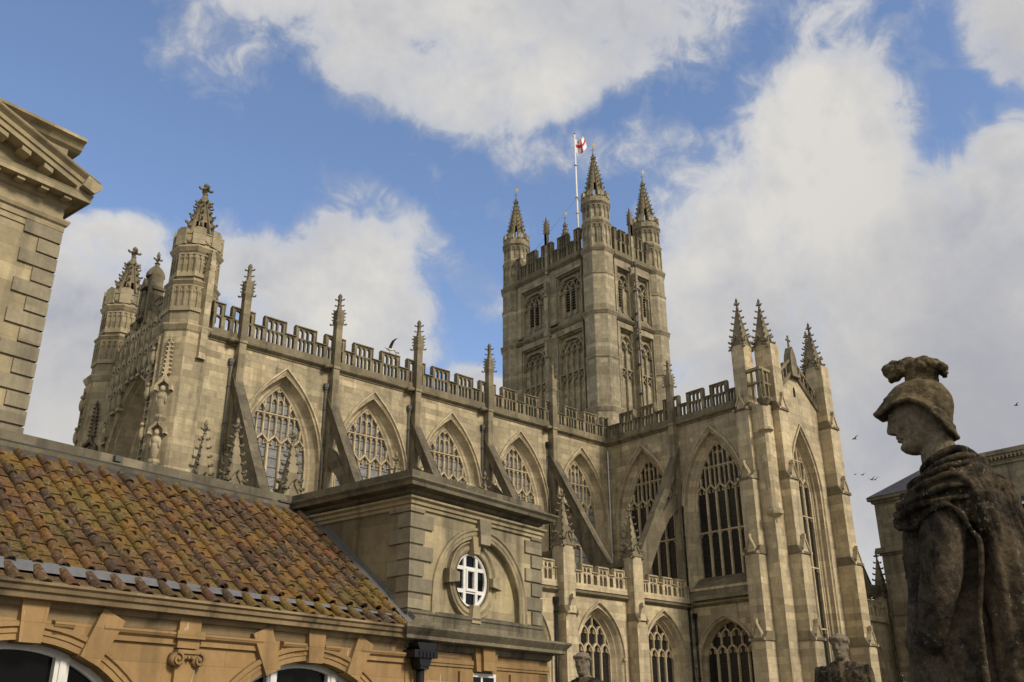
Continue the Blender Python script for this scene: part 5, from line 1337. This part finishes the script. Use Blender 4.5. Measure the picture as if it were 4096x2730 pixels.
# head and neck
loft(b, [(7.090, .118, .03, .030), (7.100, .138, .0, .042), (7.112, .148, -.02, .051), (7.124, .150, -.035, .056), (7.138, .143, -.045, .061), (7.150, .147, -.05, .064), (7.160, .152, -.055, .066), (7.172, .158, -.055, .068), (7.186, .163, -.06, .070), (7.205, .166, -.06, .073), (7.228, .168, -.065, .075), (7.245, .175, -.065, .076), (7.26, .180, -.065, .077), (7.30, .172, -.065, .078), (7.35, .13, -.05, .07)], 28, 2.2)
b.prism([(.150, 7.250), (.150, 7.186), (.176, 7.181), (.1955, 7.190), (.1945, 7.203), (.187, 7.228), (.184, 7.250)][::-1], -.0125, .0125)
for s in (-1, 1):
    b.blob((.170, s*.015, 7.190), .014, .010, .009, 8, 6)               # nostril wings
    b.blob((.1585, s*.034, 7.2345), .013, .017, .0085, 10, 8)           # eyes
    tubes(b, [(.166, s*.016, 7.243, .0035), (.167, s*.034, 7.2455, .004), (.153, s*.055, 7.238, .0035)], 6)   # lids
    tubes(b, [(.166, s*.016, 7.188, .004), (.153, s*.034, 7.170, .0045), (.142, s*.040, 7.152, .0035)], 6)     # cheek fold
    b.blob((.163, s*.034, 7.254), .016, .024, .008, 8, 6)               # brow
    b.blob((.128, s*.050, 7.205), .022, .018, .020, 8, 6)               # cheek
b.blob((.153, 0, 7.1655), .012, .026, .006, 10, 6); b.blob((.150, 0, 7.1500), .0115, .022, .006, 10, 6); b.blob((.138, 0, 7.120), .015, .024, .016, 10, 6)
tubes(b, [(.015, 0, 7.20, .066), (.012, 0, 7.12, .067), (.004, 0, 7.05, .078), (-.02, 0, 6.98, .10)], 20)
sculpt(b, 'head', M_stf, st, .004, .0013, 18, 2)
b = MB()
# torso, near arm
tubes(b, [(.002, 0, 7.02, .075), (-.02, 0, 6.98, .10)], 20)
loft(b, [(7.02, .05, -.12, .10), (6.96, .13, -.15, .17), (6.88, .185, -.16, .19), (6.79, .196, -.16, .18), (6.72, .205, -.15, .17), (6.66, .213, -.15, .165), (6.60, .212, -.14, .16), (6.52, .216, -.14, .16), (6.46, .229, -.14, .17), (6.40, .238, -.15, .18), (6.34, .248, -.15, .185), (6.26, .248, -.16, .19), (6.20, .25, -.17, .20), (6.0, .25, -.18, .22), (5.7, .24, -.18, .22), (5.55, .24, -.18, .22)], 30, 2.5)
tubes(b, [(.03, .17, 6.83, .085), (.045, .20, 6.72, .086), (.078, .21, 6.56, .076), (.118, .20, 6.44, .062), (.15, .17, 6.33, .048), (.19, .10, 6.32, .042), (.22, .04, 6.34, .038)], 16)
for z in (6.66, 6.585, 6.50): tubes(b, [(.212, -.03, z+.012, .008), (.205, .05, z+.004, .008), (.17, .12, z-.03, .007)], 6)
sculpt(b, 'body', M_stb, st, .0065, .0035, 16, 3)
# helmet with brim
b = MB()
loft(b, [(7.19, -.02, -.060, .05), (7.22, .0, -.068, .075), (7.25, .03, -.076, .084), (7.285, .12, -.082, .090), (7.32, .176, -.080, .0925), (7.34, .176, -.072, .090), (7.366, .160, -.058, .082), (7.388, .134, -.036, .062), (7.403, .098, -.005, .035)], 28, 2.1)
inn = [(.176, 0, 7.338), (.155, .048, 7.334), (.11, .078, 7.324), (.06, .093, 7.306), (.02, .097, 7.275), (-.02, .090, 7.235), (-.05, .062, 7.200), (-.064, 0, 7.185)]
out = [(.229, 0, 7.281), (.205, .055, 7.268), (.150, .098, 7.290), (.085, .116, 7.297), (.030, .122, 7.262), (-.012, .112, 7.205), (-.050, .075, 7.150), (-.072, 0, 7.138)]
for s in (-1, 1):
    for i in range(7):
        q = [inn[i], inn[i+1], out[i+1], out[i]]; q = [(x, s*y, z) for x, y, z in q]
        nn = (Vector(q[1])-Vector(q[0])).cross(Vector(q[3])-Vector(q[0])).normalized()*.007
        A_ = [tuple(Vector(p)+nn) for p in q]; B_ = [tuple(Vector(p)-nn) for p in q]
        fs = [(0, 1, 2, 3), (7, 6, 5, 4), (0, 4, 5, 1), (1, 5, 6, 2), (2, 6, 7, 3), (3, 7, 4, 0)]
        b.add(A_+B_, fs)
    tubes(b, [(x, s*y, z, .0105) for x, y, z in out], 8); tubes(b, [(x*1.02, s*y*1.03, z, .009) for x, y, z in inn], 8)
he = sculpt(b, 'helmet', M_sth, st, .005, .003, 16, 2)
b = MB()
loft(b, [(7.385, .095, -.04, .034), (7.41, .094, -.045, .030), (7.43, .088, -.052, .030), (7.45, .10, -.06, .034), (7.47, .12, -.065, .036), (7.488, .10, -.055, .030)], 22, 2.6)
rp = random.Random(5)
for x, z, r in ((.140, 7.468, .030), (.148, 7.482, .024), (.128, 7.446, .026), (.138, 7.435, .016), (.115, 7.490, .026), (.09, 7.484, .027), (.066, 7.500, .024), (.052, 7.488, .028), (.022, 7.484, .026), (-.004, 7.490, .020), (-.012, 7.478, .026), (-.038, 7.466, .022), (-.055, 7.456, .022), (-.066, 7.440, .018), (-.073, 7.424, .012), (.105, 7.462, .03), (.02, 7.465, .034)):
    for s in (-1, 0, 1): b.blob((x+rp.uniform(-.006, .006), s*.022+rp.uniform(-.006, .006), z+rp.uniform(-.004, .004)-abs(s)*.006), r, r*.95, r*.8, 10, 7)
sculpt(b, 'plume', M_sth, st, .005, .0065, 30, 1)
# cloak gathered over the shoulders and hanging down the back
b = MB()
loft(b, [(7.075, -.04, -.112, .05), (7.055, .0, -.140, .095), (7.03, .04, -.16, .120), (6.985, .080, -.176, .180), (6.95, .125, -.184, .215), (6.91, .165, -.187, .238), (6.87, .197, -.190, .250), (6.82, .208, -.196, .255), (6.775, .196, -.20, .250), (6.745, .17, -.2, .235)], 36, 2.3)
loft(b, [(6.86, -.02, -.195, .235, .02), (6.75, -.045, -.205, .23, .02), (6.66, -.068, -.222, .22, .02), (6.5, -.04, -.262, .215, .02), (6.37, -.024, -.29, .22, .02), (6.19, -.013, -.32, .23, .02), (5.9, .0, -.36, .24, .02), (5.6, .0, -.38, .25, .02)], 34, 2.6)
def roll(pts, r):
    q = [(x, y, z-(.235 if z > 6.9 else .19)*max(0, y)-.012, r*k) for x, y, z, k in pts]
    out = []
    for i in range(len(q)-1):            # resample on a Catmull-Rom curve so that the folds run smoothly
        p0, p1, p2, p3 = q[max(0, i-1)], q[i], q[i+1], q[min(len(q)-1, i+2)]
        for k in range(4):
            t = k/4; out.append(tuple(.5*((2*p1[j])+(-p0[j]+p2[j])*t+(2*p0[j]-5*p1[j]+4*p2[j]-p3[j])*t*t+(-p0[j]+3*p1[j]-3*p2[j]+p3[j])*t**3) for j in range(4)))
    tubes(b, out+[q[-1]], 9)
# collar rolls round the neck
roll([(.080, .00, 7.020, .8), (.070, .07, 7.040, 1.0), (.02, .115, 7.075, 1.15), (-.05, .115, 7.10, 1.1), (-.10, .06, 7.085, 1.0), (-.12, -.02, 7.065, .9)], .015)
roll([(.098, .03, 6.995, .8), (.075, .11, 7.01, 1.0), (.01, .165, 7.045, 1.1), (-.06, .16, 7.07, 1.1), (-.12, .10, 7.06, 1.0), (-.15, .02, 7.03, .9)], .0145)
# swags from the far shoulder round the breast to the near shoulder
roll([(.138, .02, 6.968, 1.0), (.125, .11, 6.975, 1.1), (.06, .19, 7.01, 1.0), (-.02, .22, 7.04, .9), (-.09, .19, 7.045, .6)], .0155)
roll([(.170, .03, 6.93, .9), (.155, .13, 6.93, 1.0), (.09, .21, 6.965, 1.0), (.0, .245, 7.0, .9), (-.09, .225, 7.0, .6)], .015)
roll([(.195, .02, 6.895, 1.0), (.178, .14, 6.888, 1.1), (.11, .225, 6.92, 1.0), (.02, .262, 6.955, .9), (-.07, .245, 6.955, .6)], .0145)
roll([(.207, .02, 6.86, .9), (.190, .14, 6.85, 1.0), (.12, .235, 6.88, 1.0), (.03, .272, 6.91, .9), (-.06, .258, 6.90, .6)], .014)
# hem round the arm and down the back edge
roll([(.214, .02, 6.828, 1.2), (.200, .11, 6.805, 1.0), (.150, .20, 6.800, 1.0), (.105, .235, 6.825, 1.0), (.072, .262, 6.855, 1.0), (.017, .275, 6.875, 1.0), (-.028, .265, 6.84, 1.0), (-.056, .25, 6.77, 1.0), (-.072, .235, 6.71, 1.0), (-.042, .225, 6.54, 1.0), (-.026, .23, 6.42, 1.0), (-.015, .235, 6.24, 1.1), (.0, .24, 5.9, 1.1)], .0115)
for k in range(8):
    x0 = -.075-.019*k; y0 = .235-.027*k
    roll([(x0+.05, y0*1.02, 7.02-.006*k, .6), (x0-.01, y0+.015, 6.95, 1.0), (x0-.035, y0+.012, 6.82, 1.15), (x0-.045-.006*k, y0+.0, 6.66, 1.0), (x0-.048-.010*k, y0-.01, 6.45, 1.1), (x0-.05-.016*k, y0-.01, 6.15, 1.0), (x0-.05-.02*k, y0-.01, 5.8, 1.0)], .0135)
def folds(p):
    a = math.atan2(p.y, -p.x-.05); lo = max(0, min(1, (6.86-p.z)/.12))
    d = .004*math.sin(a*30+p.z*5.0+mnoise.noise(p*5)*2.0)*lo
    d += .0035*math.sin(p.z*95 + p.x*30 - p.y*22 + mnoise.noise(p*4)*1.2)*(1-lo)
    return d - .006*max(0, mnoise.noise(p*26)-.25)
sculpt(b, 'cloak', M_stc, st, .0055, .0020, 24, 2, folds)
b = MB(); b.box(-.5, .45, -.42, .42, 5.2, 5.56); b.box(-.42, .38, -.36, .36, 0, 5.2); b.build('plinth', M_pavd, st)

def bust(name, label, loc, rotz, S, wreath, tilt, cape_side):
    t = thing(name, label, 'statue', loc, rotz)
    b = MB(); b.M = Matrix.Scale(S, 4)
    H = 1.50
    M0 = b.M.copy(); b.M = M0 @ Matrix.Translation((0, 0, H)) @ Matrix.Rotation(R(tilt), 4, 'Z') @ Matrix.Translation((-.05, 0, -7.095))
    loft(b, [(7.085, .118, .03, .034), (7.100, .138, .0, .048), (7.124, .150, -.035, .060), (7.150, .147, -.05, .066), (7.186, .163, -.06, .072), (7.228, .166, -.065, .077), (7.26, .176, -.07, .078), (7.31, .160, -.075, .08), (7.345, .12, -.06, .07), (7.36, .07, -.02, .04)], 20, 2.2)
    b.prism([(.150, 7.250), (.150, 7.186), (.19, 7.188), (.182, 7.250)][::-1], -.014, .014)
    for s in (-1, 1):
        b.blob((.160, s*.034, 7.256), .018, .026, .009, 8, 6); b.blob((.152, s*.034, 7.236), .010, .015, .008, 8, 6); b.blob((.04, s*.082, 7.21), .02, .012, .032, 8, 6)
    b.blob((.150, 0, 7.16), .014, .028, .012, 8, 6); b.blob((.138, 0, 7.12), .016, .026, .018, 8, 6)
    rr = random.Random(9)
    for i in range(26):
        a = 2*math.pi*i/26; z = 7.30-.03*math.cos(a+math.pi)*(-1); b.blob((.05+.125*math.cos(a), .088*math.sin(a), 7.285+.02*math.cos(a)+rr.uniform(-.01, .012)), .022 if wreath else .026, .024, .02 if wreath else .03, 7, 5)
    if not wreath:
        for i in range(34): a = rr.uniform(0, 6.28); q = rr.uniform(.0, 1); b.blob((.045+.105*q*math.cos(a), .08*q*math.sin(a), 7.355-.05*q*q), .024, .024, .02, 6, 5)
    b.M = M0
    tubes(b, [(-.03, 0, H+.09, .066), (-.035, 0, H-.0, .072), (-.05, 0, H-.07, .10)], 14)
    sculpt(b, 'head', M_stf, t, .011*S, .003, 16, 2)
    b = MB(); b.M = M0
    loft(b, [(H-.02, .02, -.11, .11), (H-.07, .07, -.15, .20), (H-.12, .11, -.16, .245), (H-.2, .14, -.16, .25), (H-.35, .14, -.15, .215), (H-.55, .12, -.14, .19), (H-.8, .13, -.15, .20), (.1, .14, -.16, .21), (0, .14, -.16, .21)], 24, 2.4)
    for s in (-1, 1): tubes(b, [(-.03, s*.24, H-.13, .075), (-.02, s*.27, H-.35, .065), (.06, s*.24, H-.6, .052), (.15, s*.12, H-.66, .045)], 10)
    for k in range(9):
        y = cape_side*(.02+.027*k)
        tubes(b, [(.05-.01*k, y*.8, H-.03-.008*k, .02), (.12-.006*k, y, H-.14, .022), (.15-.004*k, y, H-.4, .02), (.15, y, H-.9, .02)], 7)
    sculpt(b, 'drapery', M_stc, t, .013*S, .006, 12, 2, lambda p: .005*math.sin(p.y*70+p.z*8))
    b = MB(); b.box(-.3*S, .3*S, -.32*S, .32*S, -.35, 0); b.build('plinth', M_pavd, t)
bust('emperor_statue', 'small weathered statue with a wreathed head in front of the leftmost low aisle window', (-40.77, -35.89, 5.01), R(190), 1.25, True, 15, 1)
bust('draped_statue', 'small dark curly haired statue with draped shoulder beside the tall transept buttress', (-38.56, -38.85, 5.09), R(200), 1.30, False, -8, -1)
tw = thing('terrace_parapet', 'weathered stone terrace parapet under the two small statues', 'parapet', (0, 0, 0))
pa_, pb_ = Vector((-41.75, -36.3, 0)), Vector((-38.55, -37.75, 0))
b = MB(); dd_ = (pb_-pa_).normalized(); nn_ = Vector((-dd_.y, dd_.x, 0)); e0 = pa_-dd_*.2; e1 = pb_+dd_*.1
q = [e0-nn_*.0, e1-nn_*.0, e1+nn_*.5, e0+nn_*.5]
b.prism([(p.x, p.y) for p in q], 0, 6.62, 'z'); b.build('wall', M_pavd, tw)
b = MB(); q = [e0-nn_*.08-dd_*.08, e1-nn_*.08+dd_*.08, e1+nn_*.58+dd_*.08, e0+nn_*.58-dd_*.08]; b.prism([(p.x, p.y) for p in q], 6.62, 6.72, 'z'); b.build('coping', M_pavd, tw)

# ================================================================ STREET LAMP
lp_ = thing('street_lamp', 'black street lantern just showing at the bottom edge left of the helmeted statue', 'street lamp', (-20.2, -30.45, 0))
b = MB(); b.lathe([(.16, 0), (.16, .8), (.08, 1.0), (.05, 7.0), (.07, 7.1), (.02, 7.15)], 10, smooth=True); b.build('post', M_black, lp_)
b = MB(); b.lathe([(.1, 7.12), (.16, 7.15), (.17, 7.18)], 6); 
for k in range(6): a = R(22.5+60*k); b.rod((.13*math.cos(a), .13*math.sin(a), 7.15), (.19*math.cos(a), .19*math.sin(a), 7.52), .012, n=5)
b.lathe([(.23, 7.51), (.24, 7.54), (.12, 7.70), (.08, 7.72), (.08, 7.76), (.03, 7.80), (.045, 7.85), (.01, 7.93)], 6); b.build('lantern', M_black, lp_)
b = MB(); b.lathe([(.115, 7.17), (.17, 7.51)], 6); b.build('lamp_glass', M_pane, lp_)

# ================================================================ BIRDS
M_gw = plain("gull_white", (.72, .72, .70), .7); M_gg = plain("gull_grey", (.10, .105, .12), .7); M_bd = plain("dark_bird", (.035, .033, .035), .8); M_bk = plain("gull_bill", (.5, .35, .05), .5)
def bird(name, label, group, loc, rotz, S, mb, mw, up_l, up_r, standing=False, fold=False):
    t = thing(name, label, 'bird', loc, rotz, group)
    b = MB(); b.M = Matrix.Scale(S, 4)
    b.blob((0, 0, 0), .26, .10, .10, 10, 8); b.blob((.26, 0, .07), .09, .07, .075, 8, 6); b.blob((.16, 0, .03), .14, .08, .085, 8, 6)
    b.add([(-.2, -.05, .02), (-.2, .05, .02), (-.46, .10, .03), (-.46, -.10, .03), (-.2, -.05, -.03), (-.2, .05, -.03), (-.46, .1, .015), (-.46, -.1, .015)], [(0, 3, 2, 1), (4, 5, 6, 7), (0, 1, 5, 4), (1, 2, 6, 5), (2, 3, 7, 6), (3, 0, 4, 7)])
    b.build('body', mb, t)
    b = MB(); b.M = Matrix.Scale(S, 4); b.lathe([(.022, 0), (.004, .12)], 6); 
    for i in range(len(b.v)): x, y, z = b.v[i]; b.v[i] = (.33*S+z, y, .06*S+x)
    b.build('bill', M_bk, t)
    for s, upa in ((1, up_l), (-1, up_r)):
        b = MB(); b.M = Matrix.Scale(S, 4)
        sec = [(0, .0, .13, -.12, .025), (.28, .22*upa, .15, -.10, .02), (.55, .42*upa, .10, -.10, .014), (.85, .50*upa, -.02, -.14, .008), (1.0, .5*upa, -.14, -.18, .004)] if not fold else [(.07, .03, .14, -.12, .03), (.10, .0, .1, -.3, .02), (.06, .02, -.2, -.48, .01)]
        P_ = []; F = []
        for y, z, f, k, th_ in sec: P_ += [(f, s*y, z), ((f+k)/2, s*y, z+th_*1.5), (k, s*y, z), ((f+k)/2, s*y, z-th_)]
        for i in range(len(sec)-1):
            for j in range(4): A = i*4+j; B = i*4+(j+1) % 4; F.append((A, B, B+4, A+4))
        F += [(0, 1, 2, 3), tuple(range(len(P_)-1, len(P_)-5, -1))]
        b.add(P_, F, True); b.build('wing', mw, t)
    if standing:
        for s in (-1, 1):
            b = MB(); b.rod((0, s*.05*S, -.08*S), (0, s*.05*S, -.26*S), .012*S, n=5); b.box(-.01*S, .08*S, s*.05*S-.03*S, s*.05*S+.03*S, -.275*S, -.25*S); b.build('leg', M_bk, t)
    return t
bird('gull', 'white gull with dark raised wings landing on the nave battlements', None, (-19.92, -.02, 28.68), R(170), .85, M_gw, M_gg, 1.15, .9, True)
bird('gull', 'grey backed gull standing on the nave battlements beside the landing gull', None, (-19.42, -.02, 28.64), R(200), .7, M_gw, M_gg, 0, 0, True, True)
FB = 'birds flying right of the abbey'
bird('bird', 'dark bird flying alone just right of the transept buttress top', FB, (1.696, -18.696, 22.891), R(150), .38, M_bd, M_bd, .7, .2)
bird('bird', 'dark bird flying second from left in the low flock', FB, (1.759, -18.818, 20.619), R(160), .28, M_bd, M_bd, .5, .4)
bird('bird', 'tiny dark bird leftmost in the low flock near the buttress', FB, (1.568, -18.451, 20.686), R(140), .2, M_bd, M_bd, .2, .3)
bird('bird', 'dark bird flying third from left in the low flock', FB, (1.973, -19.238, 20.279), R(165), .33, M_bd, M_bd, .8, .7)
bird('bird', 'dark bird flying rightmost in the low flock', FB, (2.06, -19.411, 20.26), R(185), .30, M_bd, M_bd, .9, .5)
bird('bird', 'dark bird flying high at the right beside the helmet', FB, (5.233, -27.005, 23.708), R(130), .33, M_bd, M_bd, .5, .6)
